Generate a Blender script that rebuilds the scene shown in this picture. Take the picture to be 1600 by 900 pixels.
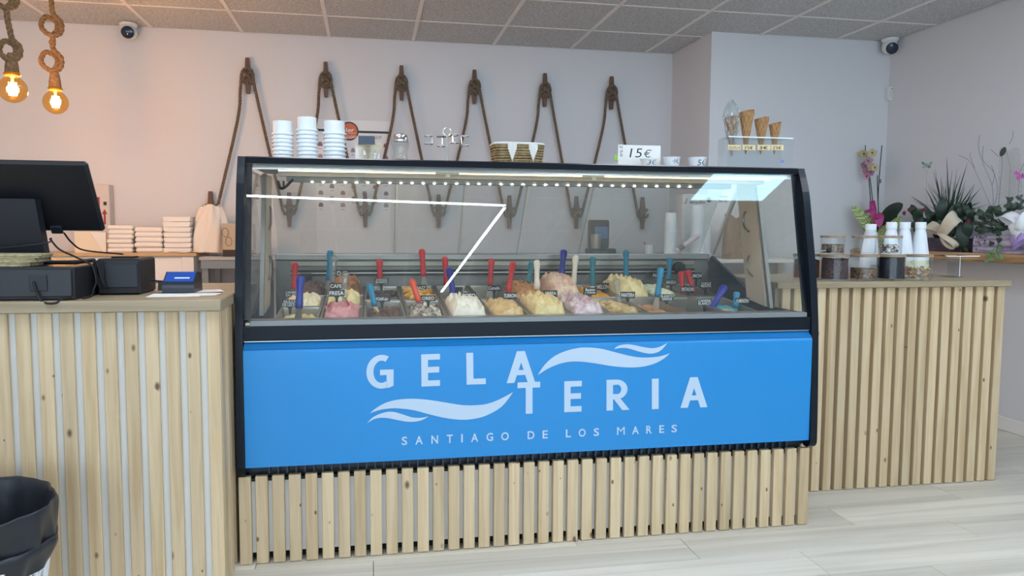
import bpy, math, random
from math import sin, cos, pi, sqrt, atan2
from mathutils import Vector, Matrix
random.seed(7)
for o in list(bpy.data.objects): bpy.data.objects.remove(o)
scene = bpy.context.scene
COL = scene.collection

# ------------------------------------------------------------------ camera
CAM = Vector((0.4587, -2.7496, 1.1940)); FPX = 1189.46
YAW, PITCH, ROLL = 0.18608, -0.07635, 0.00543
_f = Vector((sin(YAW)*cos(PITCH), cos(YAW)*cos(PITCH), sin(PITCH)))
_r = Vector((cos(YAW), -sin(YAW), 0)); _u = _r.cross(_f)
_R = cos(ROLL)*_r + sin(ROLL)*_u; _U = -sin(ROLL)*_r + cos(ROLL)*_u
cd = bpy.data.cameras.new('camera'); cam = bpy.data.objects.new('camera', cd); COL.objects.link(cam)
cd.sensor_fit = 'HORIZONTAL'; cd.sensor_width = 36; cd.lens = FPX/1600*36; cd.clip_start = .05
m = Matrix((_R, _U, -_f)).transposed().to_4x4(); m.translation = CAM; cam.matrix_world = m
scene.camera = cam
# ------------------------------------------------------------------ world, large lights, exposure
w = bpy.data.worlds.new('world'); scene.world = w; w.use_nodes = True
w.node_tree.nodes['Background'].inputs[0].default_value = (.70, .86, 1.0, 1)
w.node_tree.nodes['Background'].inputs[1].default_value = 2.5
scene.view_settings.view_transform = 'Standard'; scene.view_settings.look = 'None'
scene.view_settings.gamma = 1; scene.view_settings.use_curve_mapping = False
scene.view_settings.exposure = 0.83

# ------------------------------------------------------------------ pixel -> point on a known plane
def _ray(x, y): return _f + _R*((x-800)/FPX) + _U*((450-y)/FPX)
def _on(x, y, i, c):
    v = _ray(x, y); return CAM + v*((c-CAM[i])/v[i])
def PX(x, y, c): return _on(x, y, 0, c)
def PY(x, y, c): return _on(x, y, 1, c)
def PZ(x, y, c): return _on(x, y, 2, c)

# ------------------------------------------------------------------ materials
def srgb(c):
    if isinstance(c, str):
        c = c.lstrip('#'); c = [int(c[i:i+2], 16)/255 for i in (0, 2, 4)]
    return tuple((v/12.92 if v <= .04045 else ((v+.055)/1.055)**2.4) for v in c) + (1,)
MATS = {}
def P(name, col, rough=.5, metal=0., bump=0, bscale=60, var=None, vscale=8, emit=None, es=1, sub=0, coat=0, trans=0):
    if name in MATS: return MATS[name]
    mt = bpy.data.materials.new(name); mt.use_nodes = True; nt = mt.node_tree; b = nt.nodes['Principled BSDF']
    b.inputs['Base Color'].default_value = srgb(col); b.inputs['Roughness'].default_value = rough
    b.inputs['Metallic'].default_value = metal
    if coat: b.inputs['Coat Weight'].default_value = coat; b.inputs['Coat Roughness'].default_value = .05
    if sub: b.inputs['Subsurface Weight'].default_value = sub; b.inputs['Subsurface Scale'].default_value = .02
    if emit: b.inputs['Emission Color'].default_value = srgb(emit); b.inputs['Emission Strength'].default_value = es
    if bump or var:
        tc = nt.nodes.new('ShaderNodeTexCoord')
    if bump:
        n = nt.nodes.new('ShaderNodeTexNoise'); n.inputs['Scale'].default_value = bscale; n.inputs['Detail'].default_value = 4
        bp = nt.nodes.new('ShaderNodeBump'); bp.inputs['Strength'].default_value = bump; bp.inputs['Distance'].default_value = .01
        nt.links.new(tc.outputs['Object'], n.inputs['Vector']); nt.links.new(n.outputs['Fac'], bp.inputs['Height'])
        nt.links.new(bp.outputs['Normal'], b.inputs['Normal'])
    if var:
        n = nt.nodes.new('ShaderNodeTexNoise'); n.inputs['Scale'].default_value = vscale; n.inputs['Detail'].default_value = 5
        r = nt.nodes.new('ShaderNodeValToRGB'); r.color_ramp.elements[0].position = .38; r.color_ramp.elements[1].position = .62
        r.color_ramp.elements[0].color = srgb(var); r.color_ramp.elements[1].color = srgb(col)
        nt.links.new(tc.outputs['Object'], n.inputs['Vector']); nt.links.new(n.outputs['Fac'], r.inputs['Fac'])
        nt.links.new(r.outputs['Color'], b.inputs['Base Color'])
    MATS[name] = mt; return mt

def wood(name, light, mid, dark, axis=2, knots=.5, grain=1., rough=.55):
    """timber: long grain along one axis, growth lines, knots; every piece takes its own offset and tint"""
    mt = bpy.data.materials.new(name); mt.use_nodes = True; nt = mt.node_tree; L = nt.links.new; N = nt.nodes.new
    b = nt.nodes['Principled BSDF']; b.inputs['Roughness'].default_value = rough
    tc = N('ShaderNodeTexCoord'); oi = N('ShaderNodeObjectInfo')
    mul = N('ShaderNodeMath'); mul.operation = 'MULTIPLY'; mul.inputs[1].default_value = 37.
    L(oi.outputs['Random'], mul.inputs[0])
    add = N('ShaderNodeVectorMath'); add.operation = 'ADD'; L(tc.outputs['Object'], add.inputs[0]); L(mul.outputs[0], add.inputs[1])
    mp = N('ShaderNodeMapping'); s = [26*grain]*3; s[axis] = 1.1*grain; mp.inputs['Scale'].default_value = s; L(add.outputs[0], mp.inputs[0])
    n1 = N('ShaderNodeTexNoise'); n1.inputs['Scale'].default_value = 1.6; n1.inputs['Detail'].default_value = 6; n1.inputs['Distortion'].default_value = .8
    L(mp.outputs[0], n1.inputs['Vector'])
    r = N('ShaderNodeValToRGB'); e = r.color_ramp.elements; e[0].position = .32; e[0].color = srgb(mid); e[1].position = .6; e[1].color = srgb(light)
    L(n1.outputs['Fac'], r.inputs['Fac'])
    mk = N('ShaderNodeMapping'); s = [34., 1., 34.] if axis == 2 else [22.]*3; s[axis] = 19. if axis == 2 else 8.; mk.inputs['Scale'].default_value = s; L(add.outputs[0], mk.inputs[0])
    v = N('ShaderNodeTexVoronoi'); v.inputs['Scale'].default_value = .55; L(mk.outputs[0], v.inputs['Vector'])
    kr = N('ShaderNodeValToRGB'); ke = kr.color_ramp.elements; ke[0].position = .05; ke[0].color = (knots, knots, knots, 1); ke[1].position = .105; ke[1].color = (0, 0, 0, 1)
    sx = N('ShaderNodeSeparateColor'); L(v.outputs['Color'], sx.inputs[0])
    ks = N('ShaderNodeMath'); ks.operation = 'MULTIPLY_ADD'; ks.inputs[1].default_value = 2.0; ks.inputs[2].default_value = .45; L(sx.outputs[0], ks.inputs[0])
    km = N('ShaderNodeMath'); km.operation = 'MULTIPLY'; L(ks.outputs[0], km.inputs[0]); L(v.outputs['Distance'], km.inputs[1]); L(km.outputs[0], kr.inputs['Fac'])
    mx = N('ShaderNodeMix'); mx.data_type = 'RGBA'; mx.inputs['B'].default_value = srgb(dark)
    L(kr.outputs['Color'], mx.inputs['Factor']); L(r.outputs['Color'], mx.inputs['A'])
    hs = N('ShaderNodeHueSaturation'); mr = N('ShaderNodeMapRange'); mr.inputs['To Min'].default_value = .88; mr.inputs['To Max'].default_value = 1.06
    L(oi.outputs['Random'], mr.inputs['Value']); L(mr.outputs[0], hs.inputs['Value']); L(mx.outputs['Result'], hs.inputs['Color'])
    L(hs.outputs['Color'], b.inputs['Base Color'])
    bp = N('ShaderNodeBump'); bp.inputs['Strength'].default_value = .12; bp.inputs['Distance'].default_value = .004
    L(n1.outputs['Fac'], bp.inputs['Height']); L(bp.outputs['Normal'], b.inputs['Normal'])
    MATS[name] = mt; return mt

def glass(name, col='#ffffff', f0=.04, haze=0., rough=0.):
    """thin clear sheet: see-through plus Fresnel mirror; haze adds a faint milky film"""
    if name in MATS: return MATS[name]
    mt = bpy.data.materials.new(name); mt.use_nodes = True; nt = mt.node_tree; L = nt.links.new; N = nt.nodes.new
    for n in list(nt.nodes):
        if n.type == 'BSDF_PRINCIPLED': nt.nodes.remove(n)
    out = [n for n in nt.nodes if n.type == 'OUTPUT_MATERIAL'][0]
    g = N('ShaderNodeNewGeometry'); dt = N('ShaderNodeVectorMath'); dt.operation = 'DOT_PRODUCT'
    L(g.outputs['Normal'], dt.inputs[0]); L(g.outputs['Incoming'], dt.inputs[1])
    def M(op, a, b=None):
        k = N('ShaderNodeMath'); k.operation = op
        for i, q in enumerate((a, b)):
            if q is None: continue
            if isinstance(q, (int, float)): k.inputs[i].default_value = q
            else: L(q, k.inputs[i])
        return k.outputs[0]
    c = M('ABSOLUTE', dt.outputs['Value']); q = M('POWER', M('SUBTRACT', 1., c), 5.)
    fac = M('ADD', M('MULTIPLY', q, 1-f0), f0)
    t = N('ShaderNodeBsdfTransparent'); t.inputs[0].default_value = srgb(col)
    gl = N('ShaderNodeBsdfAnisotropic') if hasattr(bpy.types, 'ShaderNodeBsdfAnisotropic') else N('ShaderNodeBsdfGlossy')
    gl.inputs['Roughness'].default_value = rough
    base = t.outputs[0]
    if haze:
        d = N('ShaderNodeBsdfDiffuse'); d.inputs[0].default_value = srgb('#d8dcdd'); mh = N('ShaderNodeMixShader')
        mh.inputs[0].default_value = haze; L(t.outputs[0], mh.inputs[1]); L(d.outputs[0], mh.inputs[2]); base = mh.outputs[0]
    ms = N('ShaderNodeMixShader'); L(fac, ms.inputs[0]); L(base, ms.inputs[1]); L(gl.outputs[0], ms.inputs[2]); L(ms.outputs[0], out.inputs[0])
    MATS[name] = mt; return mt

SLAT = wood('pine_slat', '#d0b996', '#bda27c', '#563a22', 2, .9)
TOPW = wood('oak_laminate', '#ab9a7e', '#968467', '#8a7452', 0, .0, .8, .45)
PLANK = wood('floor_plank', '#e0d8ca', '#c8c0b2', '#a39a8c', 0, .12, .35, .42)
BENCHW = wood('bench_oak', '#c9ad86', '#b4956c', '#8a6c48', 0, .0, .8)
LIVE = wood('live_edge_timber', '#c09a6c', '#97704a', '#5a3d24', 1, .3, .6)
CLEATW = wood('cleat_walnut', '#6a4c3c', '#523829', '#3a261b', 2, .0, 2.)
SPOONW = P('birch_spoon', '#d9c9a6', .6, var='#c7b48c', vscale=30)
WALL = P('wall_paint', '#d6d7da', .75, bump=.04, bscale=220)
BACKING = P('white_melamine', '#d3d0ca', .5)
WHITE = P('white_paint', '#e6e4e0', .45)
PLAST = P('white_plastic', '#dcdedf', .4)
BLACK = P('case_black_enamel', '#08111d', .3); BLACK.node_tree.nodes['Principled BSDF'].inputs['Specular IOR Level'].default_value = .28
NAVY = P('case_navy_enamel', '#12283c', .35)
DARKP = P('black_plastic', '#101218', .5)
DARKG = P('charcoal_plastic', '#1c1f27', .5)
RUBBER = P('black_rubber', '#0d0e11', .6)
BLUE = P('blue_vinyl', '#1182c6', .3, coat=.1)
BLUED = P('blue_vinyl_lip', '#0c6aa8', .3)
LETTER = P('white_lettering', '#b3c6da', .45)
STEEL = P('brushed_steel', '#aaa79f', .34, 1., bump=.03, bscale=90)
STEELD = P('dull_steel', '#8f908e', .45, .8)
ALU = P('aluminium_trim', '#c4cacc', .3, .7)
CHROME = P('chrome', '#dadada', .08, 1.)
BEIGEP = P('beige_upright', '#b9b0a2', .45)
PAPER = P('white_paper', '#e9e7e3', .7)
CUPM = P('white_card_cup', '#e8ecee', .5)
INK = P('black_ink', '#15161a', .6)
CHALK = P('chalk_white', '#d8dcdc', .7)
SLATE = P('tag_slate', '#14191f', .5)
ROPE1 = P('jute_rope', '#8b6f4f', .85, bump=.3, bscale=300, var='#6e553a', vscale=90)
ROPE2 = P('weathered_rope', '#7a6c5c', .9, bump=.3, bscale=300, var='#5e5246', vscale=80)
GLASS = glass('case_glass', '#fdfdfb', .05)
DOORG = glass('rear_acrylic', '#f6f8f8', .03, .10)
CLEAR = glass('clear_acrylic', '#f9fbfc', .06)
JARG = glass('jar_glass', '#fcfdfd', .018)
FILM = glass('cellophane', '#e8ecec', .10, .12, .12)
LEDM = P('led_dot', '#ffffff', .5, emit='#fff0d0', es=110)
LEDS = P('led_strip', '#fff4d8', .5, emit='#ffd890', es=4.)
LEDL = P('led_line_light', '#ffffff', .5, emit='#eef7ff', es=16.)
LEDP = P('led_panel_light', '#ffffff', .5, emit='#b8ecff', es=6.)
LEDQ = P('led_square_light', '#ffffff', .5, emit='#e2f0ff', es=10.)
LEDR = P('led_aisle_light', '#ffffff', .5, emit='#eaf3ff', es=6.)

# ------------------------------------------------------------------ mesh builder
def smoothstep(t): t = max(0, min(1, t)); return t*t*(3-2*t)
class MB:
    def __init__(s): s.v = []; s.f = []
    def add(s, vs, fs):
        k = len(s.v); s.v += [tuple(a) for a in vs]; s.f += [tuple(i+k for i in q) for q in fs]; return s
    def box(s, a, b, c=0.):
        (x0, y0, z0), (x1, y1, z1) = a, b
        if c <= 0:
            vs = [(x, y, z) for z in (z0, z1) for y in (y0, y1) for x in (x0, x1)]
            return s.add(vs, [(0, 2, 3, 1), (4, 5, 7, 6), (0, 1, 5, 4), (2, 6, 7, 3), (0, 4, 6, 2), (1, 3, 7, 5)])
        c = min(c, (x1-x0)*.49, (y1-y0)*.49, (z1-z0)*.49)
        vs = []; idx = {}
        for ix, (X, sx) in enumerate(((x0, 1), (x1, -1))):
            for iy, (Y, sy) in enumerate(((y0, 1), (y1, -1))):
                for iz, (Z, sz) in enumerate(((z0, 1), (z1, -1))):
                    for ax in range(3):
                        p = [X+sx*c, Y+sy*c, Z+sz*c]; p[ax] = (X, Y, Z)[ax]
                        idx[ix, iy, iz, ax] = len(vs); vs.append(p)
        fs = []
        I = lambda *k: idx[k]
        for a in (0, 1):
            fs.append([I(a, 0, 0, 0), I(a, 1, 0, 0), I(a, 1, 1, 0), I(a, 0, 1, 0)][::(1 if a else -1)])
            fs.append([I(0, a, 0, 1), I(1, a, 0, 1), I(1, a, 1, 1), I(0, a, 1, 1)][::(-1 if a else 1)])
            fs.append([I(0, 0, a, 2), I(1, 0, a, 2), I(1, 1, a, 2), I(0, 1, a, 2)][::(1 if a else -1)])
        for i in (0, 1):
            for j in (0, 1):
                fs.append((I(i, j, 0, 0), I(i, j, 1, 0), I(i, j, 1, 1), I(i, j, 0, 1)))
                fs.append((I(i, 0, j, 0), I(i, 1, j, 0), I(i, 1, j, 2), I(i, 0, j, 2)))
                fs.append((I(0, i, j, 1), I(1, i, j, 1), I(1, i, j, 2), I(0, i, j, 2)))
                for k in (0, 1): fs.append((I(i, j, k, 0), I(i, j, k, 1), I(i, j, k, 2)))
        return s.add(vs, fs)
    def lathe(s, prof, n=24, c=(0, 0, 0), cap=True, a0=0., a1=2*pi):
        full = abs(a1-a0-2*pi) < 1e-6; m = n if full else n+1; vs = []; fs = []
        for r, z in prof:
            for i in range(m):
                a = a0+(a1-a0)*i/n; vs.append((c[0]+r*cos(a), c[1]+r*sin(a), c[2]+z))
        for k in range(len(prof)-1):
            for i in range(n):
                j = (i+1) % m; fs.append((k*m+i, k*m+j, (k+1)*m+j, (k+1)*m+i))
        if cap and full:
            fs.append(tuple(range(m))[::-1]); fs.append(tuple(range((len(prof)-1)*m, len(prof)*m)))
        return s.add(vs, fs)
    def tube(s, pts, r, n=8, closed=False, cap=True):
        pts = [Vector(p) for p in pts]; K = len(pts); rr = r if isinstance(r, (list, tuple)) else [r]*K
        T = []
        for i in range(K):
            a = pts[(i-1) % K] if (closed or i) else pts[0]; b = pts[(i+1) % K] if (closed or i < K-1) else pts[-1]
            t = (b-a); T.append(t.normalized() if t.length > 1e-9 else Vector((0, 0, 1)))
        up = Vector((0, 0, 1)) if abs(T[0].z) < .9 else Vector((1, 0, 0)); nn = (up-T[0]*up.dot(T[0])).normalized(); vs = []; fs = []
        for i in range(K):
            nn = (nn-T[i]*nn.dot(T[i])); nn = nn.normalized() if nn.length > 1e-6 else T[i].orthogonal().normalized(); bb = T[i].cross(nn)
            for k in range(n):
                a = 2*pi*k/n; vs.append(pts[i]+(nn*cos(a)+bb*sin(a))*rr[i])
        for i in range(K if closed else K-1):
            for k in range(n):
                j = (k+1) % n; i2 = (i+1) % K; fs.append((i*n+k, i*n+j, i2*n+j, i2*n+k))
        if cap and not closed: fs.append(tuple(range(n))[::-1]); fs.append(tuple(range((K-1)*n, K*n)))
        return s.add(vs, fs)
    def rope(s, pts, R, pitch=None, n=6, strands=3):
        pitch = pitch or R*5.5; pts = resample(pts, R*.75); K = len(pts)
        T = [(pts[min(i+1, K-1)]-pts[max(i-1, 0)]).normalized() for i in range(K)]
        nn = T[0].orthogonal().normalized(); fr = []; d = 0
        for i in range(K):
            nn = (nn-T[i]*nn.dot(T[i])).normalized(); fr.append((nn.copy(), T[i].cross(nn), d))
            if i < K-1: d += (pts[i+1]-pts[i]).length
        for k in range(strands):
            q = [pts[i]+(a*cos(2*pi*(l/pitch+k/strands))+b*sin(2*pi*(l/pitch+k/strands)))*R*.48 for i, (a, b, l) in enumerate(fr)]
            s.tube(q, R*.56, n)
        return s
    def prism(s, poly, t0, t1, ax=0):
        """poly in the two other axes, extruded along ax from t0 to t1"""
        def mk(p, t):
            q = [0, 0, 0]; o = [i for i in range(3) if i != ax]; q[o[0]], q[o[1]] = p; q[ax] = t; return q
        n = len(poly); vs = [mk(p, t0) for p in poly]+[mk(p, t1) for p in poly]
        fs = [tuple(range(n)), tuple(range(n, 2*n))[::-1]]+[(i, i+n, (i+1) % n+n, (i+1) % n) for i in range(n)]
        return s.add(vs, fs)
    def quadprism(s, q, off):
        """a flat quad (4 points) given thickness by the vector off"""
        q = [Vector(p) for p in q]; off = Vector(off); vs = q+[p+off for p in q]; n = len(q)
        return s.add(vs, [tuple(range(n))[::-1], tuple(range(n, 2*n))]+[(i, (i+1) % n, (i+1) % n+n, i+n) for i in range(n)])
    def grid(s, fn, nu, nv, thick=None):
        vs = [fn(i/nu, j/nv) for j in range(nv+1) for i in range(nu+1)]
        fs = [(j*(nu+1)+i, j*(nu+1)+i+1, (j+1)*(nu+1)+i+1, (j+1)*(nu+1)+i) for j in range(nv) for i in range(nu)]
        if thick is not None:
            t = Vector(thick); k = len(vs); vs = vs+[Vector(v)+t for v in vs]; fs = fs+[tuple(i+k for i in q[::-1]) for q in fs]
            b = [i for i in range(nu+1)]+[j*(nu+1)+nu for j in range(1, nv+1)]+[nv*(nu+1)+i for i in range(nu-1, -1, -1)]+[j*(nu+1) for j in range(nv-1, 0, -1)]
            fs += [(b[i], b[i]+k, b[(i+1) % len(b)]+k, b[(i+1) % len(b)]) for i in range(len(b))]
        return s.add(vs, fs)
    def xf(s, M): s.v = [tuple(M @ Vector(v)) for v in s.v]; return s
    def mesh(s, name, smooth=False):
        me = bpy.data.meshes.new(name); me.from_pydata(s.v, [], s.f); me.validate(); me.update()
        import bmesh
        bm = bmesh.new(); bm.from_mesh(me); bmesh.ops.recalc_face_normals(bm, faces=bm.faces); bm.to_mesh(me); bm.free()
        if smooth: me.shade_smooth() if smooth is True else None
        if smooth == 'auto': me.shade_smooth(); me.set_sharp_from_angle(angle=.7)
        return me
    def build(s, name, mat, parent=None, smooth=False, local=False):
        me = s.mesh(name, smooth); me.materials.append(mat)
        o = bpy.data.objects.new(name, me); COL.objects.link(o)
        if parent is not None:
            o.parent = parent
            if not local: me.transform(Matrix.Translation(-worldloc(parent)))
        elif not local:
            # origin at the base of the thing
            n = len(me.vertices); c = Vector((sum(v.co.x for v in me.vertices)/n, sum(v.co.y for v in me.vertices)/n, min(v.co.z for v in me.vertices)))
            me.transform(Matrix.Translation(-c)); o.location = c
        return o
def worldloc(o):
    p = Vector((0, 0, 0))
    while o is not None: p += o.location; o = o.parent
    return p
def resample(pts, step):
    pts = [Vector(p) for p in pts]; out = [pts[0]]; acc = 0
    for a, b in zip(pts, pts[1:]):
        L = (b-a).length; n = max(1, int(round(L/step)))
        out += [a.lerp(b, i/n) for i in range(1, n+1)]
    return out
def spline(pts, n=8, closed=False):
    pts = [Vector(p) for p in pts]; K = len(pts); out = []
    for i in range(K if closed else K-1):
        g = (lambda k: pts[k % K]) if closed else (lambda k: pts[max(0, min(K-1, k))])
        a, b, c, d = g(i-1), g(i), g(i+1), g(i+2)
        for j in range(n):
            t = j/n; out.append(.5*((2*b)+(c-a)*t+(2*a-5*b+4*c-d)*t*t+(3*b-a-3*c+d)*t**3))
    if not closed: out.append(pts[-1])
    return out
def thing(name, label, cat, loc, group=None, rot=None):
    o = bpy.data.objects.new(name, None); COL.objects.link(o); o.location = loc; o.empty_display_size = .05
    if rot: o.rotation_euler = rot
    return tag(o, label, cat, group)
def tag(o, label, cat, group=None):
    o['label'] = label; o['category'] = cat
    if group: o['group'] = group
    return o
def struct(o, label=None):
    o['kind'] = 'structure'
    if label: o['label'] = label; o['category'] = o.name.split('_')[0]
    return o
def inst(me, name, parent, loc, rot=None, scale=None, mat=None):
    o = bpy.data.objects.new(name, me); COL.objects.link(o); o.parent = parent; o.location = loc
    if rot: o.rotation_euler = rot
    if scale: o.scale = scale
    return o
def copy_tree(o, parent=None):
    c = o.copy(); COL.objects.link(c); c.parent = parent
    for ch in list(o.children): copy_tree(ch, c)
    return c
_font = {}
def text_polys(txt, bold=0., italic=0.):
    """letters as a flat mesh, normalised so that the bounding box is the unit square"""
    k = (txt, bold, italic)
    if k in _font: return _font[k]
    cu = bpy.data.curves.new('lettering', 'FONT'); cu.body = txt; cu.size = 1; cu.offset = bold; cu.shear = italic; cu.resolution_u = 3
    cu.align_x = 'CENTER'
    o = bpy.data.objects.new('lettering', cu); COL.objects.link(o)
    dg = bpy.context.evaluated_depsgraph_get(); me = o.evaluated_get(dg).to_mesh()
    vs = [v.co.copy() for v in me.vertices]; fs = [tuple(p.vertices) for p in me.polygons]
    o.evaluated_get(dg).to_mesh_clear(); bpy.data.objects.remove(o); bpy.data.curves.remove(cu)
    x0 = min(v.x for v in vs); x1 = max(v.x for v in vs); y0 = min(v.y for v in vs); y1 = max(v.y for v in vs)
    r = ([((v.x-x0)/(x1-x0), (v.y-y0)/(y1-y0)) for v in vs], fs, (x1-x0)/(y1-y0)); _font[k] = r; return r
def put_text(mb, txt, o, ex, ey, bold=0., italic=0.):
    """write txt into the box with corner o and edge vectors ex, ey"""
    vs, fs, asp = text_polys(txt, bold, italic); o, ex, ey = Vector(o), Vector(ex), Vector(ey)
    return mb.add([o+ex*a+ey*b for a, b in vs], fs)

# ================================================================== THE ROOM
YW, HC, JX, JY, XW, XL, YF = 3.032, 2.58, 2.825, 2.334, 4.226, -3.3, -6.2
struct(MB().box((XL-.12, YW, 0), (JX, YW+.12, HC+.1)).build('wall_back', WALL), 'plain white painted wall behind the counters')
struct(MB().box((JX, JY, 0), (XW+.12, YW+.12, HC+.1)).build('wall_corner', WALL), 'white wall block stepping forward beside the back wall')
struct(MB().box((XW, YF, 0), (XW+.12, JY, HC+.1)).build('wall_right', WALL), 'white side wall behind the plant shelf')
struct(MB().box((XL-.12, YF, 0), (XL, YW, HC+.1)).build('wall_left', WALL), 'white side wall beyond the till')
struct(MB().box((XW-.014, -2.6, .002), (XW, JY, .085), .004).build('baseboard_right', WHITE), 'low white skirting board along the side wall')
# shop front behind the visitor: sill, lintel and mullions, daylight enters between them
fr = struct(MB().box((XL, YF-.12, 2.3), (XW, YF, HC+.1)).build('window_1', DARKG), 'wide shop front with dark mullions')
for i in range(7):
    x = XL+(XW-XL)*i/6; MB().box((x-.03, YF-.1, 0), (x+.03, YF-.04, 2.3)).build('mullion', DARKG, fr)
# floor
floor = struct(MB().box((XL, YF, -.06), (XW, YW, -.006)).build('floor', P('floor_grout', '#6a655e', .8)), 'grey wood-look plank floor')
pm = {}
for r in range(-13, 16):
    y1 = -.038+.1925*r; y0 = y1-.1925
    off = {0: .465, 1: .055+.0, -1: .86, -2: .08, 2: .72}.get(r, (r*.437) % 1.175)
    k = -5
    while True:
        x0 = off+1.1735*k; k += 1
        a, b = max(x0, XL), min(x0+1.1735, XW)
        if x0 > XW: break
        if b-a < .02 or y0 > JY: continue
        key = (round(b-a, 3))
        if key not in pm: 
            pm[key] = MB().box((0, 0, -.006), (b-a-.0022, .1925-.0022, 0), .0007).mesh('floor_plank'); pm[key].materials.append(PLANK)
        if y0+.19 < YW: inst(pm[key], 'floor_plank', floor, Vector((a+.0008, y0+.0008, 0))-floor.location)
# ceiling: grid of wood-wool tiles
TILE = bpy.data.materials.new('wood_wool_tile'); TILE.use_nodes = True
nt = TILE.node_tree; b = nt.nodes['Principled BSDF']; b.inputs['Roughness'].default_value = .9
tc = nt.nodes.new('ShaderNodeTexCoord'); mp = nt.nodes.new('ShaderNodeMapping'); mp.inputs['Scale'].default_value = (60, 150, 60)
n = nt.nodes.new('ShaderNodeTexNoise'); n.inputs['Scale'].default_value = 1.; n.inputs['Detail'].default_value = 6; n.inputs['Roughness'].default_value = .75
r = nt.nodes.new('ShaderNodeValToRGB'); r.color_ramp.elements[0].position = .35; r.color_ramp.elements[0].color = srgb('#969796'); r.color_ramp.elements[1].position = .6; r.color_ramp.elements[1].color = srgb('#dddddc')
bp = nt.nodes.new('ShaderNodeBump'); bp.inputs['Strength'].default_value = .4; bp.inputs['Distance'].default_value = .01
nt.links.new(tc.outputs['Object'], mp.inputs[0]); nt.links.new(mp.outputs[0], n.inputs[0]); nt.links.new(n.outputs['Fac'], r.inputs[0]); nt.links.new(r.outputs[0], b.inputs[0])
nt.links.new(n.outputs['Fac'], bp.inputs['Height']); nt.links.new(bp.outputs[0], b.inputs['Normal'])
GRID = P('grid_bar_paint', '#e9e5e2', .6)
ceil = struct(MB().box((XL, YF, HC+.03), (XW, YW, HC+.09)).build('ceiling', TILE), 'suspended ceiling of speckled wood-wool tiles in a pale grid')
X0, Y1 = -1.0077, YW-.5549; TS = .614
xs = [X0+.6*k for k in range(-4, 10)]; xs = [XL]+[x for x in xs if XL < x < XW]+[XW]
ys = [YW]+[Y1-TS*k for k in range(0, 15) if Y1-TS*k > YF]+[YF]
for i in range(len(xs)-1):
    for j in range(len(ys)-1):
        x0, x1, y1, y0 = xs[i], xs[i+1], ys[j], ys[j+1]
        if x0 >= JX-.001 and y0 >= JY-.001: continue
        if x0 >= JX and y1 > JY: y1 = JY
        if y0 >= JY and x1 > JX: x1 = JX
        o = MB().box((x0+.008, y0+.008, HC), (x1-.008, y1-.008, HC+.025), .004).build('ceiling_tile', TILE, ceil)
for x in xs[1:-1]:
    ye = JY if x > JX else YW
    MB().box((x-.012, YF, HC-.004), (x+.012, ye, HC+.02)).build('grid_bar', GRID, ceil)
for y in ys[1:-1]:
    xe = JX if y > JY else XW
    MB().box((XL, y-.008, HC-.003), (xe, y+.008, HC+.02)).build('grid_bar', GRID, ceil)

# lamps on the ceiling over the customers (the case glass mirrors them); fill panels added
def line_light(a, b, label):
    a, b = Vector(a), Vector(b); d = (b-a).normalized(); s = Vector((-d.y, d.x, 0))
    t = thing('linear_ceiling_light', label, 'ceiling light', (a+b)/2)
    q = lambda wd: [a+s*wd, b+s*wd, b-s*wd, a-s*wd]
    MB().quadprism(q(.015), (0, 0, -.03)).build('profile', ALU, t)
    MB().quadprism([p+Vector((0, 0, -.0305)) for p in q(.011)], (0, 0, -.004)).build('diffuser', LEDL, t)
line_light((-.9, -2.36, HC-.004), (1.49, -2.50, HC-.004), 'long slim white light bar on the ceiling running along the counters')
line_light((1.49, -2.535, HC-.004), (1.17, -4.5, HC-.004), 'slim white light bar on the ceiling angled away from the counters')
def light_panel(x, y, label, hx=.315, hy=.26, group=None, mat=None):
    t = thing('ceiling_light_panel', label, 'ceiling light', (x, y, HC-.03), group)
    MB().box((x-hx, y-hy, HC-.03), (x+hx, y+hy, HC-.005), .004).build('frame', WHITE, t)
    MB().box((x-hx+.015, y-hy+.015, HC-.034), (x+hx-.015, y+hy-.015, HC-.0302)).build('diffuser', mat or LEDP, t)
light_panel(3.245, -2.12, 'cool white light panel on the ceiling beside the angled light bar')
for x in (-1.5, .15, 1.8, 3.35): light_panel(x, -.95, 'square light panel above the '+{-1.5: 'far end of the till counter', .15: 'till end of the display case', 1.8: 'topping end of the display case', 3.35: 'end of the topping counter, added to brighten the right side'}[x], .3, .3, 'light panels above the counter fronts', LEDQ)  # panel over the topping counter end is added to brighten the right side

for x in (.3, 2.0): light_panel(x, 1.0, 'added fill light panel above the work aisle '+('behind the till end of the case' if x < 1 else 'behind the topping end of the case'), .3, .3, 'added fill panels above the work aisle', LEDR)  # added unseen panels, there only to brighten the back wall and aisle

# ================================================================== COUNTERS
def slat_mesh(wd, dp, h, c=.002):
    me = MB().box((0, 0, 0), (wd, dp, h), c).mesh('slat'); me.materials.append(SLAT); return me
ZT = .968
# till counter
lc = thing('till_counter', 'pine slatted counter with a thick oak top carrying the till', 'counter', (-.75, .1, 0))
LX0 = -1.75
MB().box((LX0, -.190, 0), (-.032, .52, ZT-.036)).build('body', BACKING, lc)
MB().box((LX0, -.222, ZT-.036), (-.004, .56, ZT), .003).build('worktop', TOPW, lc)
sm = slat_mesh(.0395, .012, ZT-.036-.002)
x = -.0525; k = 0
while x > LX0: 
    inst(sm, 'slat', lc, Vector((x, -.2025, .001))-lc.location); x -= .0613
se = slat_mesh(.019, .05, ZT-.038)
for k in range(7): inst(se, 'slat', lc, Vector((-.0318, -.1775+.1*k, .001))-lc.location)
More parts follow.
